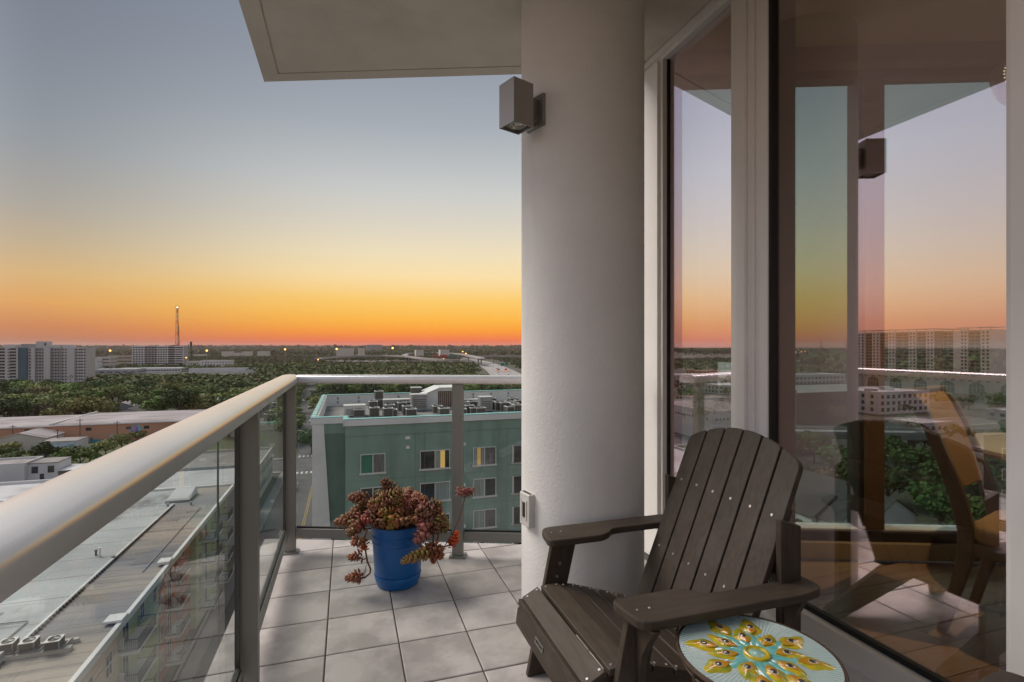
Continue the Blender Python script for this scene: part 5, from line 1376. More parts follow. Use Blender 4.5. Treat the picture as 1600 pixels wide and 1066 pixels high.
# ------------------------------------------------------------------ highway and its ramps
def pix(x, y, z): return (*rst(x, y, z), 0)
HWZ = GZ + 13
M['hwy'] = pm('pale_highway_concrete', (.33, .30, .28), (.28, .255, .24), scale=.03, rough=.9, world=True)
def ramp(name, label, pts, width, z, wall=1.0):
    c = [rst(x, y, z) for x, y in pts]
    # smooth the line
    out = []
    for i in range(len(c) - 1):
        p0 = c[max(i - 1, 0)]; p1 = c[i]; p2 = c[i + 1]; p3 = c[min(i + 2, len(c) - 1)]
        for k in range(6):
            f = k / 6
            out.append(tuple(.5 * ((2 * p1[j]) + (-p0[j] + p2[j]) * f + (2 * p0[j] - 5 * p1[j] + 4 * p2[j] - p3[j]) * f * f + (-p0[j] + 3 * p1[j] - 3 * p2[j] + p3[j]) * f ** 3) for j in (0, 1)))
    out.append(c[-1])
    m = strip(name, out, width, z - 1.4, z, M['hwy'], 'structure', None, None, wall, M['hwy'])
    for i in range(0, len(out), 5):
        pr = MB(); pr.box(out[i][0] - 1.2, out[i][0] + 1.2, out[i][1] - 1.2, out[i][1] + 1.2, GZ - 1, z - 1.4); pr.build('bridge_pier', M['hwy'], rotz=TH, kind='structure')
    return m
ramp('highway_ramp', '', [(497, 561), (520, 558.6), (560, 556.6), (600, 556), (634, 557.2), (660, 560.5), (690, 562.5), (715, 563)], 13, HWZ, 1.6)
ramp('highway_ramp', '', [(634, 556.6), (632.5, 554.6), (640, 552.4), (660, 551.2), (690, 551.6), (716, 553.2), (735, 556.5), (752, 560.5)], 13, HWZ + 1, 1.6)
ramp('highway_ramp', '', [(752, 557.2), (775, 556.6), (800, 556.8), (840, 557)], 12, HWZ + 2, 1.6)
ramp('highway_ramp', '', [(420, 561.5), (440, 561.2), (462, 561)], 10, GZ + 4, 1.4)
hw = [(712, 559.3), (740, 563), (756, 567), (768, 572), (780, 578), (792, 586), (810, 600)]
c_ = [rst(x, y, GZ + .5) for x, y in hw]
strip('highway', c_, 40, GZ - .5, GZ + .5, M['hwy'])
for i in range(len(c_) - 1): KEEP.append((min(c_[i][0], c_[i + 1][0]) - 24, max(c_[i][0], c_[i + 1][0]) + 24, min(c_[i][1], c_[i + 1][1]) - 6, max(c_[i][1], c_[i + 1][1]) + 6))
m = MB()
for off in (-12, -4, 4, 12):
    for i in range(len(c_) - 1):
        a, b = Vector((*c_[i], 0)), Vector((*c_[i + 1], 0)); d = (b - a).normalized(); x = Vector((d.y, -d.x, 0)) * off
        m.bar(a + x + Vector((0, 0, GZ + .56)), b + x + Vector((0, 0, GZ + .56)), .5, .04)
m.build('lane_marking', M['paint'], rotz=TH, kind='structure')
M['signgreen'] = pm('sign_green', (.01, .16, .10), rough=.5)
M['redpanel'] = pm('red_panel', (.36, .035, .035), rough=.5)
def gantry(x0, x1, yb, Y, panels, label):
    s0, t0 = far(x0, Y); s1 = ray_t(x1, t0)[0]; g = thing('highway_sign', label, 'road sign', W(s0, t0, GZ)); o = (s0, t0, GZ)
    zt = max(zat(p[2], Y) for p in panels) - .8
    m = MB(o); m.box(s0 - .3, s0, t0, t0 + .3, GZ, zt); m.box(s1, s1 + .3, t0, t0 + .3, GZ, zt); m.box(s0, s1, t0, t0 + .3, zt - .5, zt); m.build('gantry', M['metalgrey'], g)
    for xa, xb, ya, yb_, mt in panels:
        a, b = ray_t(xa, t0)[0], ray_t(xb, t0)[0]; m = MB(o); m.box(a, b, t0 - .25, t0 - .05, zat(yb_, Y), zat(ya, Y)); m.build('panel', M[mt], g)
gantry(779, 797, 583, 640, [(782, 788, 567.5, 572, 'signgreen'), (789, 794, 567, 571.5, 'signgreen')], 'green highway sign on a gantry above the right hand lanes')
gantry(676, 714, 560, 1000, [(677.5, 683, 554.5, 558.5, 'redpanel'), (687, 699, 554.8, 558.8, 'redpanel'), (703, 712, 555.0, 558.2, 'signgreen')], 'far gantry with red and green panels under the highway loop')
# vehicles -----------------------------------------------------------
def car(label, s, t, rz, body, z=GZ, group=None, van=False, src=[None]):
    c = thing('parked_car', label, 'car', W(s, t, z), rz, group)
    h = 1.45 if not van else 1.8
    pr = [(-2.2, .30), (-2.2, .85), (-1.9, 1.0), (-1.5, 1.05), (-.95, h), (.75, h), (1.35, 1.0), (2.1, .82), (2.25, .6), (2.25, .30)]
    m = MB(); m.prism_y(pr, -.88, .88); m.build('body', body, c, bevel=.06)
    m = MB(); m.prism_y([(-1.42, 1.06), (-.92, h - .08), (.70, h - .08), (1.22, 1.04)], -.895, .895); m.box(1.0, 1.02, -.7, .7, 1.1, 1.1); m.build('window', M['dkglass'], c)
    for x in (-1.35, 1.4):
        for y in (-.82, .82):
            m = MB(); vs = [(x + .33 * math.cos(a), y - .11, .33 + .33 * math.sin(a)) for a in [2 * math.pi * k / 12 for k in range(12)]]; n = 12
            m.add(vs + [(v[0], y + .11, v[2]) for v in vs], [tuple(range(n)), tuple(range(2 * n - 1, n - 1, -1))] + [(i, i + n, (i + 1) % n + n, (i + 1) % n) for i in range(n)]); m.build('wheel', M['gasket'], c)
    m = MB()
    for y in (-.68, .68): m.box(-2.23, -2.19, y - .16, y + .16, .68, .84)
    m.build('tail_light', M['redpanel'], c)
    return c
pc = lambda n, c: pm('car_paint_' + n, c, rough=.28, coat=.6, metal=.1)
CP = {k: pc(k, v) for k, v in dict(white=(.55, .55, .54), grey=(.16, .165, .17), black=(.02, .02, .022), red=(.28, .03, .025), blue=(.04, .08, .17), silver=(.38, .38, .37)).items()}
def road_s(t):
    for (a, b), (c, d) in zip(ROAD[:-1], ROAD[1:]):
        if b <= t <= d: return a + (c - a) * (t - b) / (d - b)
    return -9.7
PI2 = math.pi / 2
for (t, ds, cl, lab) in ((228, -4.4, 'black', 'dark car at the kerb on the left side of the far street'), (276, -4.2, 'grey', 'grey car parked farther up the street left of the green building'), (262, 1.8, 'white', 'white car driving up the street beyond the crossing'),
                         (320, 1.2, 'silver', 'small silver car high up the far street'), (360, -3.5, 'white', 'farthest white car up the street'), (205, 4.3, 'red', 'red car at the right kerb beyond the crossing'), (140, -3.6, 'silver', 'silver car waiting before the crossing')):
    car(lab, road_s(t) + ds, t, TH + PI2, CP[cl])
for k, (x, t, cl) in enumerate(((-60, 131, 'white'), (-66, 131, 'grey'), (-75, 131, 'silver'), (-81, 131, 'black'), (-96, 131, 'blue'), (-58, 148, 'silver'), (-64, 148, 'black'), (-88, 148, 'white'))):
    car(cl + ' car in the asphalt lot behind the flat roofed blocks', x, t, TH + PI2, CP[cl], group='cars in the asphalt lot')
hc = [(770, 573.5, 'white'), (762, 569.5, 'black'), (750, 564.5, 'red'), (776, 577, 'grey'), (742, 562.5, 'silver'), (758, 567, 'blue'), (730, 561, 'white')]
for k, (x, y, cl) in enumerate(hc):
    s, t = rst(x, y, GZ + .5); car(cl + ' car on the highway lanes near the horizon', s, t, TH + PI2 - .35, CP[cl], GZ + .5, 'cars on the highway')
def truck(x, y, lab):
    s, t = rst(x, y, GZ + .5); c = thing('truck', lab, 'truck', W(s, t, GZ + .5), TH + PI2 - .2)
    m = MB(); m.box(-5, 3.4, -1.3, 1.3, .9, 4.0); m.build('trailer', M['redpanel'], c, bevel=.05)
    m = MB(); m.prism_y([(3.6, .5), (3.6, 3.3), (4.6, 3.3), (5.4, 2.2), (5.6, .5)], -1.2, 1.2); m.build('cab', CP['white'], c, bevel=.05)
    m = MB(); m.box(-5.03, -5.005, -1.1, 1.1, 1.0, 1.3); m.build('tail_light', M['lampglow'], c)
    for xx in (-4, -2.8, 4.4):
        for y_ in (-1.1, 1.1): m = MB(); m.tube([(xx, y_ - .15, .5), (xx, y_ + .15, .5)], .5, 10); m.build('wheel', M['gasket'], c)
truck(779, 580.5, 'red truck on the highway, the left one of two'); truck(790.5, 580.5, 'red truck on the highway, the right one of two')

# traffic light with a red lamp
s, t = rst(473, 707)
tl = thing('traffic_light', 'traffic light showing red at the crossing left of the green building', 'traffic light', W(s - 1.2, t, GZ))
m = MB(); m.tube([(0, 0, 0), (0, 0, 6)], [.14, .10], 8); m.tube([(0, 0, 5.6), (3.4, 0, 5.9)], .08, 6); m.build('pole', M['metalgrey'], tl)
m = MB(); m.box(3.2, 3.7, -.2, .15, 4.7, 6.0); m.build('head', M['darkmetal'], tl, bevel=.03)
m = MB(); m.lathe([(.001, 5.55), (.2, 5.75), (.001, 5.95)], 3.45, -.22, 10); m.build('red_lamp', pm('red_signal', (1, .05, .03), emit=(1, .05, .03), es=14), tl)
m = MB(); m.lathe([(.001, 5.15), (.13, 5.27), (.001, 5.39)], 3.45, -.2, 8); m.lathe([(.001, 4.8), (.13, 4.92), (.001, 5.04)], 3.45, -.2, 8); m.build('dark_lamp', M['darkmetal'], tl)
# small white houses below the ramp
for i, x in enumerate((520, 533, 546, 557, 573, 584, 597, 607)):
    s, t = rst(x, 569 + (i % 3) * .6); gable('row_house', 'small white gabled house in the row below the highway ramp', s, t, 13, 10, 4.6, 3.0, M['whitewall'], M['roofwhite'], group='small white houses below the ramp')
for i, (x, y, lab) in enumerate(((198, 644, 'house with pale roof between trees behind the warehouse'), (290, 630, 'pale house half hidden by trees right of the warehouse roof'), (208, 655, 'small grey roofed house touching the warehouse back'), (600, 606, 'pale roofed house among trees behind the green roof'), (668, 604, 'house with pale roof behind the stair house'),
                                (8, 640, 'cream house among trees at the left edge'), (255, 618, 'grey roof deep in the green tree belt'), (333, 622, 'pale roof near the bird on the railing'), (440, 600, 'long pale roof behind the railing corner'))):
    s, t = rst(x, y); gable('house', lab, s, t, 13, 15, 3.6, 2.4, M['cream'] if i % 2 else M['greywall'], M['shingle'] if i % 3 == 2 else M['rooflilac'])
# a white bird on the far railing stretch
bd = thing('bird', 'small white bird standing beyond the railing above the warehouse roof', 'bird', (-50.2, 88, -14.0), .4)
X, Y = ray(340.5, 627, -5.6); bd.location = (X, Y, -5.6)
m = MB(); m.lathe([(.01, .18), (.05, .17), (.08, .26), (.075, .34), (.05, .40), (.05, .46), (.03, .50), (.005, .51)], n=10); m.tube([(.0, 0, .46), (.12, 0, .45)], [.025, .005], 6); m.tube([(-.05, 0, .25), (-.2, 0, .13)], [.05, .01], 6)
m.build('body', M['trimwhite'], bd, smooth=True)
m = MB(); m.tube([(.01, .02, 0), (.01, .02, .2)], .01, 5); m.tube([(.01, -.02, 0), (.01, -.02, .2)], .01, 5); m.build('leg', M['ypaint'], bd)
m = MB(); m.tube([(0, 0, GZ + 5.6 - .0), (0, 0, 0)], [.18, .09], 8)
bp_ = m.build('pole', M['timber'], None, loc=(X, Y, -5.6), label='tall thin pole on which the white bird stands', cat='pole')

# ------------------------------------------------------------------ the side of the city that shows mirrored in the glass wall
ab = thing('balcony_tower_row', 'long ten storey cream and brown apartment row mirrored in the glass above the railing', 'building', W(-492, 280, GZ)); ao = (-492, 280, GZ)
KEEP.append((-516, -486, 276, 400)); az_ = 14.2
M['rowcream'] = pm('pale_cream_render', (.80, .75, .66), (.72, .67, .58), scale=.1, rough=.85)
M['rowbrown'] = pm('red_brown_render', (.26, .15, .11), (.21, .12, .09), scale=.2, rough=.85)
pn = MB(ao); bk = MB(ao); tr = MB(ao)
tcur = 280; pat = [('cream', 7, 2), ('brownwall', 9, 1), ('cream', 6, 2), ('cream', 5, 0), ('brownwall', 9, 1), ('brownwall', 6, 0), ('cream', 7, 2), ('brownwall', 8, 1), ('cream', 7, 2), ('brownwall', 12, 1), ('cream', 7, 2), ('brownwall', 8, 1), ('cream', 8, 2), ('brownwall', 7, 1), ('cream', 9, 2)]
for i, (mt, w, kd) in enumerate(pat):
    zt = az_ + (0 if kd != 2 else .8)
    dx = 0 if kd == 1 else .9
    m = MB(ao); m.box(-512, -492 + dx, tcur, tcur + w, GZ - .3, zt); m.build('wing', M['rowcream' if mt == 'cream' else 'rowbrown'], ab)
    if kd == 2: holes(pn, 's', -492 + dx, tcur + .5, tcur + w - .5, 15, GZ + 4, zt - .8, 2, 1.5, 1.7, .08)
    if kd == 1:
        holes(pn, 's', -492 + dx, tcur + .3, tcur + w - .3, 15, GZ + 4, zt - .8, 2, 2.6, 2.2, .08)
        for k in range(16): bk.box(-492, -490.6, tcur, tcur + w, GZ + 4 + k * (zt - .8 - GZ - 4) / 15 - .15, GZ + 4 + k * (zt - .8 - GZ - 4) / 15 + .15)
    if i % 2 == 0: tr.box(-510, -491.5, tcur - .5, tcur + w + 3, zt + 1.6, zt + 2.0); tr.box(-492, -491.5, tcur, tcur + .5, zt, zt + 1.6); tr.box(-492, -491.5, tcur + w, tcur + w + .5, zt, zt + 1.6)
    tcur += w
pn.build('windows', M['dkglass'], ab, kind='stuff'); bk.build('balconies', M['whitewall'], ab, kind='stuff'); tr.build('roof_frames', M['cream'], ab, kind='stuff')
b, o = block('arched_garage', 'long cream parking garage with tall arched openings mirrored below the railing', 'building', -415, -390, 205, 330, GZ + 15.5, M['cream'], M['roofgrey'], .8)
for k in range(7):
    c = 213 + k * 17.5; w = 4.4
    arch = [(c - w, GZ + .5), (c + w, GZ + .5), (c + w, GZ + 8.5)] + [(c + w * math.cos(a), GZ + 8.5 + w * math.sin(a) * .85) for a in [math.pi * j / 10 for j in range(1, 10)]] + [(c - w, GZ + 8.5)]
    m = MB(o); n = len(arch); m.add([(-390.02, a, z) for a, z in arch] + [(-389.9, a, z) for a, z in arch], [tuple(range(n, 2 * n))] + [(i, (i + 1) % n, (i + 1) % n + n, i + n) for i in range(n)])
    f = m.build('arch', M['slatewall'], b)
    m = MB(o)
    for j in (-2.2, 0, 2.2): m.box(-389.9, -389.8, c + j - .12, c + j + .12, GZ + .5, GZ + 11)
    for z in (4, 8.5): m.box(-389.9, -389.79, c - w, c + w, GZ + z - .12, GZ + z + .12)
    m.build('arch_bars', M['cream'], f)
m = MB(o); holes(m, 's', -390, 206, 329, 2, GZ + 12.4, GZ + 15, 24, 2.2, .8, .06); m.build('windows', M['dkglass'], b, kind='stuff')
b, o = block('white_three_storey', 'white three storey flat roofed building mirrored in the glass left of the dining chair', 'building', -300, -262, 200, 232, GZ + 11.8, M['trimwhite'], M['roofwhite'], .5)
m = MB(o); holes(m, 't', 200, -299, -263, 3, GZ + .7, GZ + 11, 9, 2.0, 1.9, .06); holes(m, 's', -262, 201, 231, 3, GZ + .7, GZ + 11, 6, 1.6, 1.9, .06); m.build('windows', M['dkglass'], b, kind='stuff')
m = MB(o); m.box(-290, -286, 212, 218, GZ + 11.3, GZ + 13); m.box(-275, -270, 210, 214, GZ + 11.3, GZ + 12.6); m.build('roof_house', M['roofwhite'], b)
b, o = block('white_wall_building', 'wide white walled building with a row of small square openings, mirrored behind the chair back', 'building', -160, -127, 162, 205, GZ + 11.5, M['whitewall'], M['roofgrey'], .7)
m = MB(o); holes(m, 's', -127, 164, 203, 1, GZ + 7.6, GZ + 9, 22, .8, .8, .06); holes(m, 't', 162, -159, -128, 1, GZ + 7.6, GZ + 9, 18, .8, .8, .06); m.build('windows', M['dkglass'], b, kind='stuff')
b, o = block('white_roof_hall', 'low hall with a broad white roof mirrored at the dining chair seat', 'building', -98, -63, 34, 66, -22.7, M['cream'], M['roofwhite'], .5)
for i, (x, y) in enumerate(((-84, 46), (-81.5, 46.5), (-74, 58), (-77, 58.4))):
    c = copy_tree(a1_, W(x, y, -23.2), TH, 'air conditioner on the broad white roof mirrored in the glass'); c['group'] = 'air conditioners on the white hall roof'
b, o = block('dark_apartment_house', 'dark slate apartment house with white framed windows mirrored at the right edge of the glass', 'building', -128, -104, 44, 62, -14.5, M['slatewall'], M['roofgrey'], .6)
for k in range(5):
    for t in (46.5, 50.5, 54.5, 58.5):
        f = MB(o); z = GZ + 2.2 + k * 3.6; f.box(-104.02, -103.92, t - .8, t + .8, z - .1, z + 1.9); wn = f.build('window', M['winframe'], b)
        f = MB(o); f.box(-103.93, -103.9, t - .62, t + .62, z + .08, z + 1.72); f.build('pane', M['dkglass'], wn)
    for s in (-124, -119, -114, -109):
        f = MB(o); z = GZ + 2.2 + k * 3.6; f.box(s - .8, s + .8, 43.92, 44.02, z - .1, z + 1.9); wn = f.build('window', M['winframe'], b)
        f = MB(o); f.box(s - .62, s + .62, 43.9, 43.93, z + .08, z + 1.72); f.build('pane', M['dkglass'], wn)
strip('road', [(-330, 110), (-150, 128), (-42, 120)], 12, GZ - .2, GZ + .012, M['asphalt'])
strip('road', [(-230, -60), (-200, 120), (-190, 330)], 11, GZ - .2, GZ + .016, M['asphalt'])
rs = random.Random(5)
for i, (s, t, w, d, h, wl_, rf_) in enumerate(((-330, 160, 30, 14, 5, 'whitewall', 'roofwhite'), (-340, 230, 26, 16, 5, 'cream', 'roofgrey'), (-240, 150, 20, 16, 4.5, 'whitewall', 'roofwhite'), (-215, 250, 26, 18, 6, 'beige', 'roofgrey'), (-300, 320, 40, 20, 7, 'whitewall', 'roofwhite'), (-150, 90, 22, 14, 5, 'cream', 'roofgrey'), (-255, 95, 24, 14, 5, 'whitewall', 'roofgrey'),
                                     (-430, 430, 60, 22, 11, 'cream', 'roofgrey'), (-560, 480, 50, 24, 14, 'beige', 'roofgrey'), (-330, 420, 44, 20, 9, 'whitewall', 'roofwhite'), (-620, 330, 40, 20, 12, 'whitewall', 'roofgrey'), (-400, 480, 36, 20, 9, 'terracotta', 'roofgrey'))):
    b, o = block('low_block', ['long white shop with pale roof on the mirrored side street', 'cream shop with grey roof on the mirrored side street', 'small white shop near the mirrored white building', 'beige block with grey roof on the mirrored side', 'large white hall with pale roof on the mirrored side', 'cream block with grey roof closest to the mirrored hall', 'white block with grey roof on the mirrored side',
                               'long cream block far off in the mirrored view', 'beige block far behind the mirrored apartment row', 'white block with pale roof far off in the mirrored view', 'white block with grey roof farthest in the mirrored view', 'terracotta block far off in the mirrored view'][i], 'building', s, s + w, t, t + d, GZ + h, M[wl_], M[rf_], .5)
    m = MB(o); holes(m, 's', s + w, t + .5, t + d - .5, max(1, int(h / 3.2)), GZ + .5, GZ + h - .7, max(3, int(d / 4)), 1.8, 1.5, .06); holes(m, 't', t, s + .5, s + w - .5, max(1, int(h / 3.2)), GZ + .5, GZ + h - .7, max(4, int(w / 4)), 1.8, 1.5, .06); m.build('windows', M['dkglass'], b, kind='stuff')
for i in range(14):
    cl = rs.choice(list(CP)); c = car(cl + ' car along the side street mirrored in the glass', -199 + (3.4 if i % 2 else -3.4), 60 + i * 15, TH + PI2 + .05, CP[cl], group='cars along the mirrored side street')

# ------------------------------------------------------------------ the side seen straight through the room
b, o = block('white_office_row', 'white office row with square windows seen through the room', 'building', 318, 400, 330, 356, GZ + 12.5, M['whitewall'], M['roofgrey'], .6)
m = MB(o); holes(m, 't', 330, 319, 399, 3, GZ + .8, GZ + 11.5, 20, 2.2, 2.0, .06); m.build('windows', M['dkglass'], b, kind='stuff')
b, o = block('white_office_row', 'taller white block standing behind the office row seen through the room', 'building', 322, 352, 362, 392, GZ + 21.5, M['whitewall'], M['roofgrey'], .6)
m = MB(o); holes(m, 't', 362, 323, 351, 5, GZ + .8, GZ + 20, 7, 2.2, 2.0, .06); m.build('windows', M['dkglass'], b, kind='stuff')
b, o = block('brick_hall', 'broad brown brick hall seen through the room', 'building', 196, 275, 160 + 26, 230, GZ + 14.5, M['brownwall'], M['roofgrey'], .6)
m = MB(o); holes(m, 't', 186, 198, 273, 2, GZ + 2, GZ + 13, 14, 2.2, 1.4, .06); m.build('windows', M['dkglass'], b, kind='stuff')
e1, e2 = st(70, 178), st(420, 150)
strip('elevated_road', [e1, e2], 11, -29.2, -27.8, M['hwy'], walls=1.1, wmat=M['hwy'])
for k in range(6):
    p = (e1[0] + (e2[0] - e1[0]) * k / 5.5, e1[1] + (e2[1] - e1[1]) * k / 5.5); m = MB(); m.box(p[0] - .8, p[0] + .8, p[1] - .8, p[1] + .8, GZ - .5, -29.2); m.build('bridge_pier', M['hwy'], rotz=TH, kind='structure')
for i, (x, y, lab) in enumerate(((1262, 838, 'white gabled house seen through the room, nearest the pale end wall'), (1300, 850, 'white gabled house with dark roof seen low through the room'), (1285, 812, 'grey roofed house seen through the room behind the white one'), (1352, 845, 'house seen through the room right of the brown mullion'))):
    s, t = rst(x, y); gable('house', lab, s, t, 10, 11, 6.0, 3.2, M['whitewall'] if i != 2 else M['greywall'], M['shingle'])
b, o = block('low_block', 'low pale roofed hall seen through the right hand window of the room', 'building', 120, 165, 30, 60, GZ + 7, M['greywall'], M['roofwhite'], .5)
for i, (x, y, Y) in enumerate(((1222, 549, 900), (1230, 549, 900), (1243, 550.5, 860), (1252, 550, 900), (1258, 549, 950))):
    X = (x - 800) / F * Y; z = zat(y, Y) - GZ
    lp = thing('lamp_mast', 'lit lamp in the distant row seen through the room', 'street lamp', (X, Y, GZ), 0, 'lit lamps seen through the room')
    m = MB(); m.tube([(0, 0, 0), (0, 0, z - .6)], [.4, .22], 6); m.build('pole', M['metalgrey'], lp)
    r = .0011 * Y; m = MB(); m.lathe([(.05, z - r), (r, z), (.05, z + r)], n=8); m.build('lamp', M['lampglow'], lp)
for i, (x, yt) in enumerate(((1225, 520), (1283, 529), (1322, 531))):
    Y = 1500; X = (x - 800) / F * Y; z = zat(yt, Y) - GZ; m = MB(); m.tube([(0, 0, 0), (0, 0, z)], [2.0, .7], 5); m.build('radio_mast', M['redpaint'], loc=(X, Y, GZ), label=['tallest thin mast on the horizon seen through the room', 'middle thin mast on the horizon seen through the room', 'thin mast beside the bronze mullion on the horizon'][i], cat='radio mast')

# ------------------------------------------------------------------ trees
M['bark'] = pm('bark', (.085, .065, .05), (.05, .04, .03), scale=2, rough=.95)
def leafmat(name, c, c2, v=.38): return pm(name, c, c2, scale=.45, detail=3, lo=.35, hi=.65, rough=.75, rand=v, spec=.25)
LEAF = [leafmat('leaf_green', (.085, .125, .026), (.135, .170, .042)), leafmat('leaf_dark', (.042, .075, .020), (.070, .105, .030)), leafmat('leaf_olive', (.130, .135, .036), (.17, .165, .055)), leafmat('leaf_brownish', (.14, .11, .06), (.17, .13, .075))]
def crown_arrays(r_, n, R0, Rz, zc, leaf, lobes=9):
    """n leaf clumps spread through an uneven crown -> verts, faces"""
    lb_ = []
    for i in range(lobes):
        a = r_.random() * 6.283; rr = R0 * (.25 + .5 * r_.random()); lb_.append((rr * math.cos(a), rr * math.sin(a), zc + Rz * (r_.random() - .35) * .8, R0 * (.34 + .24 * r_.random())))
    V = []; Fc = []
    for i in range(n):
        cx, cyy, cz, rr = lb_[i % lobes]
        u = r_.random() * 2 - 1; a = r_.random() * 6.283; q = math.sqrt(1 - u * u); d = Vector((q * math.cos(a), q * math.sin(a), u))
        if d.z < -.35 and r_.random() < .6: d.z = -d.z
        p = Vector((cx, cyy, cz)) + Vector((d.x * rr, d.y * rr, d.z * rr * Rz / R0)) * (.72 + .36 * r_.random())
        nn = (d + Vector((r_.uniform(-.8, .8), r_.uniform(-.8, .8), r_.uniform(-.5, .9)))).normalized()
        x = nn.orthogonal().normalized(); y = nn.cross(x); ro_ = r_.random() * 6.28; x, y = x * math.cos(ro_) + y * math.sin(ro_), y * math.cos(ro_) - x * math.sin(ro_)
        s = leaf * (.6 + .8 * r_.random()); k = len(V)
        V += [p - x * s, p - y * s * .7 + nn * s * .15, p + x * s, p + y * s * .7 + nn * s * .15]
        Fc.append((k, k + 1, k + 2, k + 3))
    return V, Fc
def tree_kind(seed, R0, Rz, zc, n, leaf, mat):
    r_ = random.Random(seed)
    V, Fc = crown_arrays(r_, n, R0, Rz, zc, leaf)
    me = bpy.data.meshes.new('crown'); me.from_pydata([tuple(v) for v in V], [], Fc); me.materials.append(mat); me.update()
    m = MB(); m.tube([(0, 0, -.2), (.1, 0, zc * .45), (0, .1, zc * .8)], [.34, .24, .14], 7)
    for k in range(4):
        a = k * 1.6 + r_.random(); m.tube([(.05, 0, zc * .4), (R0 * .3 * math.cos(a), R0 * .3 * math.sin(a), zc * .75), (R0 * .6 * math.cos(a), R0 * .6 * math.sin(a), zc + Rz * .3)], [.16, .10, .04], 5)
    tm = bpy.data.meshes.new('trunk'); tm.from_pydata([tuple(v) for v in m.v], [], m.f); tm.materials.append(M['bark']); tm.update()
    return me, tm
KINDS = [tree_kind(1, 5.6, 3.6, 6.0, 950, .52, LEAF[0]), tree_kind(2, 6.4, 3.8, 6.2, 1050, .55, LEAF[0]), tree_kind(3, 5.0, 4.2, 6.6, 900, .5, LEAF[1]), tree_kind(4, 6.0, 3.6, 5.8, 950, .55, LEAF[1]),
         tree_kind(5, 5.8, 3.4, 5.8, 950, .52, LEAF[2]), tree_kind(6, 4.6, 3.2, 5.4, 800, .46, LEAF[2]), tree_kind(7, 5.4, 3.2, 5.6, 700, .42, LEAF[3])]
DESC = ['broad green tree', 'broad green tree', 'dark rounded tree', 'dark rounded tree', 'olive green tree', 'olive green tree', 'thin brownish tree']
def tree(kind, s, t, sc_=1.0, label=None, group=None, z=GZ):
    cm, tm = KINDS[kind]
    r = thing('tree', label, 'tree', W(s, t, z), rnd.uniform(0, 6.28), group); r.scale = (sc_, sc_, sc_ * rnd.uniform(.88, 1.1))
    link('trunk', tm, r); link('crown', cm, r)
    return r
def free(s, t, pad=0):
    w = W(s, t)
    if w.y > 1:
        px = 800 + w.x / w.y * F
        if 137 < px < 405 and 515 < w.y < 700: return False
        if -40 < px < 140 and 372 < w.y < 460: return False
        if 60 < px < 331 and w.y < 205: return False
        if 505 < px < 735 and 940 < w.y < 1180: return False
    return not any(a - pad < s < b + pad and c - pad < t < d + pad for a, b, c, d in KEEP)
tr_ = random.Random(21)
# trees one can single out near the warehouse and the street
for x, y, k, sz, lab in ((18, 715, 4, .85, 'pale leafed tree in front of the cream shed at the left edge'), (70, 727, 2, 1.0, 'dark tree left of the blue mural building'), (88, 722, 3, .85, 'dark bushy tree touching the mural building'), (125, 735, 1, 1.15, 'bright green spreading tree just above the railing'), (104, 737, 0, .9, 'green tree beside the white office'),
                         (140, 722, 0, .9, 'green tree below the peach wall between two poles'), (165, 712, 4, .9, 'olive tree below the peach wall near the railing'), (190, 704, 4, .9, 'olive tree under the round mural'), (215, 692, 4, .8, 'olive tree just above the railing right of the round mural'), (22, 730, 0, .8, 'green tree above the white office roof'), (4, 727, 1, .9, 'green tree at the left edge above the white office'),
                         (487, 708, 3, .72, 'small round dark tree at the street crossing beside the green building'), (52, 722, 0, .7, 'small green tree behind the white office')):
    s, t = rst(x, y); tree(k, s, t, sz * (1.15 if x == 487 else .66), lab); KEEP.append((s - 3, s + 3, t - 3, t + 3))
# palms
M['frond'] = leafmat('palm_frond', (.07, .085, .025), (.10, .10, .04))
for i, (x, y, h) in enumerate(((199, 633, 11), (6, 662, 9), (110, 610, 12))):
    s, t = rst(x, y); p = thing('palm_tree', ['slim palm standing in the tree belt behind the warehouse', 'short palm at the left edge behind the warehouse', 'palm beside the slab tower'][i], 'palm tree', W(s, t, GZ))
    m = MB(); m.tube([(0, 0, 0), (.2, 0, h * .5), (.1, .1, h)], [.22, .16, .13], 6); m.build('trunk', M['bark'], p)
    m = MB()
    for k in range(22):
        a = k * 2.4; dr = tr_.uniform(-.5, .9); prev = None
        for j in range(5):
            f = j / 4; q = Vector((math.cos(a) * 2.4 * f, math.sin(a) * 2.4 * f, h + dr * 1.6 * f - 1.9 * f * f)); w = .34 * (1 - f * .8); sd = Vector((-math.sin(a), math.cos(a), -.3)) * w
            if prev: m.add([prev[0] - prev[1], prev[0] + prev[1], q + sd, q - sd], [(0, 1, 2, 3)])
            prev = (q, sd)
    m.build('crown', M['frond'], p)
for i in range(22):      # street trees up the far street
    for sg in (-1, 1):
        t = 206 + i * 11 + tr_.uniform(-3, 3); s = road_s(t) + (8.5 if sg > 0 else -10) + tr_.uniform(-1.2, 1.2)
        if sg > 0 and t < 212: continue
        tree(tr_.choice((0, 1, 2, 3, 4)), s, t, tr_.uniform(.75, 1.15), 'leafy tree on the ' + ('right' if sg > 0 else 'left') + ' side of the far street, ' + ('near' if i < 7 else 'midway up' if i < 14 else 'far end'), 'street trees up the far street')
        KEEP.append((s - 3, s + 3, t - 3, t + 3))
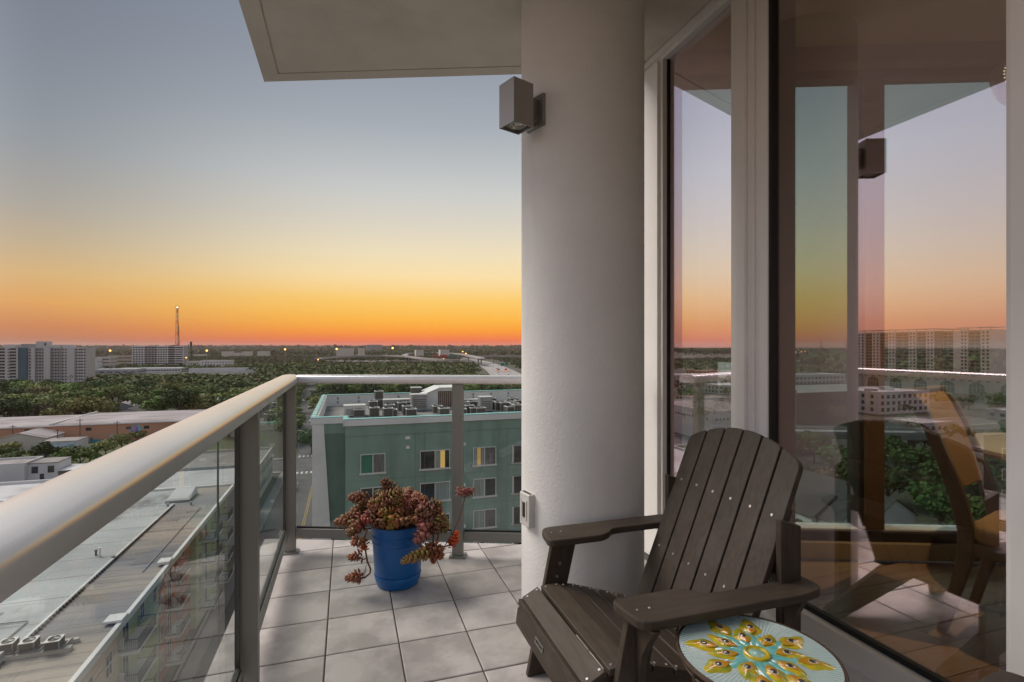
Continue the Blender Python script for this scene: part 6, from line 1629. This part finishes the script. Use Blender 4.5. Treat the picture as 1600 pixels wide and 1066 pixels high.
# belts: the nearest 270 as trees of their own, the rest as one wood
cand = []
for Y0, Y1, step in ((150, 480, 10.5), (480, 900, 12)):
    yy = Y0
    while yy < Y1:
        xx = -1.08 * yy
        while xx < .06 * yy:
            X, Y = xx + tr_.uniform(-.45, .45) * step, yy + tr_.uniform(-.45, .45) * step
            s, t = st(X, Y)
            if free(s, t, 2) and tr_.random() < .93: cand.append((X, Y, s, t))
            xx += step
        yy += step * .92
def seen(X, Y):
    px = 800 + X / Y * F; py = HY + (H - GZ - 8) / Y * F
    if px < -25 or px > 822: return False
    if px < 455 and py > 915 - (px / 455) * 325: return False
    if px > 500 and 612 < py < 640: return False
    if px < 330 and Y < 222: return False
    return py < 745
vis = sorted([c for c in cand if seen(c[0], c[1])], key=lambda c: c[1])
lot = [c for c in vis if not (-150 < c[2] < -30 and 182 < c[3] < 232 and tr_.random() < .7)]
single, rest = lot[:178], lot[178:]
mid = ['between the street and the warehouse', 'in the belt behind the warehouse', 'in the wide belt below the slab tower']
for X, Y, s, t in single:
    k = tr_.choices(range(7), (5, 5, 5, 4, 4, 3, 1.4))[0]
    px = 800 + X / Y * F
    where = 'beyond the green roof' if px > 470 else ('in the belt behind the peach warehouse' if Y > 225 and px < 330 else ('beside the street left of the green building' if px > 330 else 'in front of the peach warehouse'))
    sz = tr_.uniform(.9, 1.5)
    land = [(8, 'below the slab tower balconies'), (36, 'below the slate blue panel'), (62, 'below the tower roof house'), (90, 'below the middle tower wing'), (124, 'below the last tower wing'), (150, 'below the blue roofed store'), (176, 'left of the slim palm'), (206, 'right of the slim palm'), (236, 'below the white podium'), (265, 'left of the lattice mast'), (290, 'right of the lattice mast'), (318, 'below the shop row'), (345, 'behind the white bird'), (380, 'right of the white bird'), (425, 'by the railing corner'), (500, 'beside the far street'), (560, 'behind the green roof corner'), (610, 'left of the stair house'), (650, 'behind the stair house'), (700, 'behind the railing post'), (750, 'right of the railing post'), (800, 'beside the column')]
    lm = min(land, key=lambda q: abs(q[0] - px))[1]
    rw = 'nearest' if Y < 225 else ('near' if Y < 260 else ('middle' if Y < 300 else ('farther' if Y < 350 else 'farthest')))
    tree(k, s, t, sz, ('small ' if sz < 1.06 else 'large ' if sz > 1.3 else 'middling ') + DESC[k] + ', ' + rw + ' row ' + lm, 'trees of the wooded belt')
# the wood: same leaf clumps, coarser, in one mesh per leaf colour
def wood(name, pts, mat, leaf0=1.0, n0=34, seed=3, label=None):
    rg = np.random.default_rng(seed); P = np.array(pts, float)     # x, y, z, radius
    if len(P) == 0: return
    n = len(P); c = np.repeat(P, n0, axis=0); N_ = len(c)
    u = rg.uniform(-.25, 1, N_); a = rg.uniform(0, 6.283, N_); q = np.sqrt(1 - np.clip(u, -1, 1) ** 2)
    d = np.stack([q * np.cos(a), q * np.sin(a), u], 1)
    rad = c[:, 3:4] * rg.uniform(.7, 1.08, (N_, 1))
    p = c[:, :3] + d * rad * np.array([1, 1, .62])
    nn = d + rg.uniform(-.7, .7, (N_, 3)); nn /= np.linalg.norm(nn, axis=1, keepdims=True)
    h = np.cross(nn, rg.normal(size=(N_, 3))); h /= np.linalg.norm(h, axis=1, keepdims=True); g = np.cross(nn, h)
    s = (leaf0 * c[:, 3:4] / 5) * rg.uniform(.7, 1.4, (N_, 1))
    V = np.stack([p - h * s, p - g * s * .7, p + h * s, p + g * s * .7], 1).reshape(-1, 3)
    me = bpy.data.meshes.new(name); me.vertices.add(len(V)); me.vertices.foreach_set('co', V.ravel())
    me.loops.add(4 * N_); me.loops.foreach_set('vertex_index', np.arange(4 * N_, dtype=np.int32))
    me.polygons.add(N_); me.polygons.foreach_set('loop_start', np.arange(0, 4 * N_, 4, dtype=np.int32)); me.polygons.foreach_set('loop_total', np.full(N_, 4, dtype=np.int32))
    me.materials.append(mat); me.update(calc_edges=True)
    return link(name, me, kind='stuff', label=label, cat='woodland')
WL = [pm('wood_green', (.070, .100, .028), (.115, .135, .046), scale=.045, detail=4, rough=.85, spec=.2, world=True), pm('wood_dark', (.055, .080, .025), (.09, .105, .038), scale=.05, detail=4, rough=.85, spec=.2, world=True), pm('wood_olive', (.105, .105, .042), (.135, .115, .06), scale=.03, detail=4, rough=.85, spec=.2, world=True)]
wp_ = [[], [], []]
for X, Y, s, t in rest: wp_[tr_.choices((0, 1, 2), (4, 4, 2.4))[0]].append((X, Y, GZ + 5.2, tr_.uniform(5, 8)))
def scatter(x0, x1, Y0, Y1, step, rad, dens=.9, z=0):
    yy = Y0
    while yy < Y1:
        xx = x0 * yy
        while xx < x1 * yy:
            X, Y = xx + tr_.uniform(-.5, .5) * step, yy + tr_.uniform(-.5, .5) * step; s, t = st(X, Y)
            if tr_.random() < dens and free(s, t, 3): wp_[tr_.choices((0, 1, 2), (4, 4, 2.4))[0]].append((X, Y, GZ + rad * .85 + z, rad * tr_.uniform(.7, 1.3)))
            xx += step
        yy += step
scatter(-1.15, .12, 900, 1700, 15, 5.5, .9)
scatter(-1.15, .12, 1700, 3400, 42, 13, .82, -2)
scatter(-1.15, .12, 3400, 9000, 150, 40, .8, -22)
nr = 0
yy = 52.0
while yy < 330 and nr < 62:
    xx = .30 * yy
    while xx < 1.0 * yy:
        X, Y = xx + tr_.uniform(-.4, .4) * 13, yy + tr_.uniform(-.4, .4) * 13; s, t = st(X, Y)
        if .42 < X / Y < .98 and free(s, t, 4) and tr_.random() < (.85 if Y < 170 else .45) and nr < 62:
            k = tr_.choice((2, 3, 3, 6, 2)); nr += 1
            tree(k, s, t, tr_.uniform(.8, 1.15), DESC[k] + ' through the room, ' + ('close below' if Y < 110 else 'midway' if Y < 180 else 'farther off') + (' left of' if X / Y < .66 else ' right of') + ' the bronze mullion', 'trees seen through the room')
        xx += 12
    yy += 12
near_side = []
def side(s0, s1, t0, t1, step, rad, dens):
    t = t0
    while t < t1:
        s = s0
        while s < s1:
            a, b = s + tr_.uniform(-.5, .5) * step, t + tr_.uniform(-.5, .5) * step
            w = W(a, b); inview = w.y > 5 and -1.06 < w.x / w.y < .03
            if tr_.random() < dens and free(a, b, 4) and not inview: wp_[tr_.choices((0, 1, 2), (4, 4, 2))[0]].append((w.x, w.y, GZ + rad * .95, rad * tr_.uniform(.7, 1.2)))
            s += step
        t += step
side(-480, -60, -20, 480, 11, 4.8, .34); side(-900, -420, 100, 1000, 18, 7, .5); side(-3000, -900, 100, 3200, 60, 16, .7)
side(60, 320, 180, 330, 12, 4.5, .5); side(200, 800, 330, 1000, 18, 7, .6); side(600, 3200, 300, 3400, 60, 16, .75); side(-480, -60, -300, -20, 22, 6, .3)
WL.append(pm('wood_far_brown', (.105, .085, .048), (.075, .068, .036), scale=.02, detail=4, rough=.9, spec=.1, world=True))
farw = [[p for p in q if p[1] > 850 or abs(p[0]) > 900] for q in wp_]
wood('woodland', farw[0] + farw[2], WL[3], 1.15, 36, 17)
wp_ = [[p for p in wp_[0] if not (p[1] > 850 or abs(p[0]) > 900)], wp_[1], [p for p in wp_[2] if not (p[1] > 850 or abs(p[0]) > 900)]]
for k in range(3): wood('woodland', wp_[k], WL[k], 1.15, 40 if k else 40, 7 + k)

# where several alike things would share a label, say which one it is along the row
def tell_apart(match):
    by = {}
    for o in sc.objects:
        if o.parent is None and o.get('label') and match(o): by.setdefault(o['label'], []).append(o)
    words = ['leftmost', 'second from left', 'third from left', 'fourth from left', 'fifth from left', 'sixth from left', 'seventh from left', 'eighth from left', 'ninth from left', 'tenth from left', 'eleventh from left', 'twelfth from left', 'thirteenth from left', 'fourteenth from left']
    for lab, os_ in by.items():
        if len(os_) < 2: continue
        os_.sort(key=lambda o: o.location.x / max(1, o.location.y))
        for k, o in enumerate(os_):
            w = words[k] if k < len(os_) - 1 or len(os_) == 1 else 'rightmost'
            if len(os_) == 2: w = ('left one', 'right one')[k]
            o['label'] = lab + ', ' + w
for o in sc.objects:
    if o.get('group') == 'air conditioners on the green building roof':
        s_, t_ = st(o.location.x, o.location.y); d_ = t_ - GT
        o['label'] = 'air conditioner ' + ('stacked on another' if o.location.z > dz_ + .5 else 'in the front row' if d_ < 8 else 'in the middle rows' if d_ < 14 else 'in the back row') + (' left of' if s_ < 8.6 else ' right of') + ' the railing post'
tell_apart(lambda o: o.name.startswith(('tree', 'air_conditioner', 'row_house', 'parked_car', 'lamp_mast')))

# evening air over the whole town
hz = bpy.data.materials.new('evening_haze'); hz.use_nodes = True
nt = hz.node_tree; nt.nodes.remove(nt.nodes['Principled BSDF'])
pv = nt.nodes.new('ShaderNodeVolumePrincipled'); pv.inputs['Color'].default_value = (1, .84, .74, 1); pv.inputs['Density'].default_value = 4.5e-5
nt.links.new(pv.outputs[0], nt.nodes['Material Output'].inputs['Volume'])
m = MB(); m.box(-12600, 12600, -12600, 12600, GZ - 2, 66); m.build('haze', hz, kind='stuff')
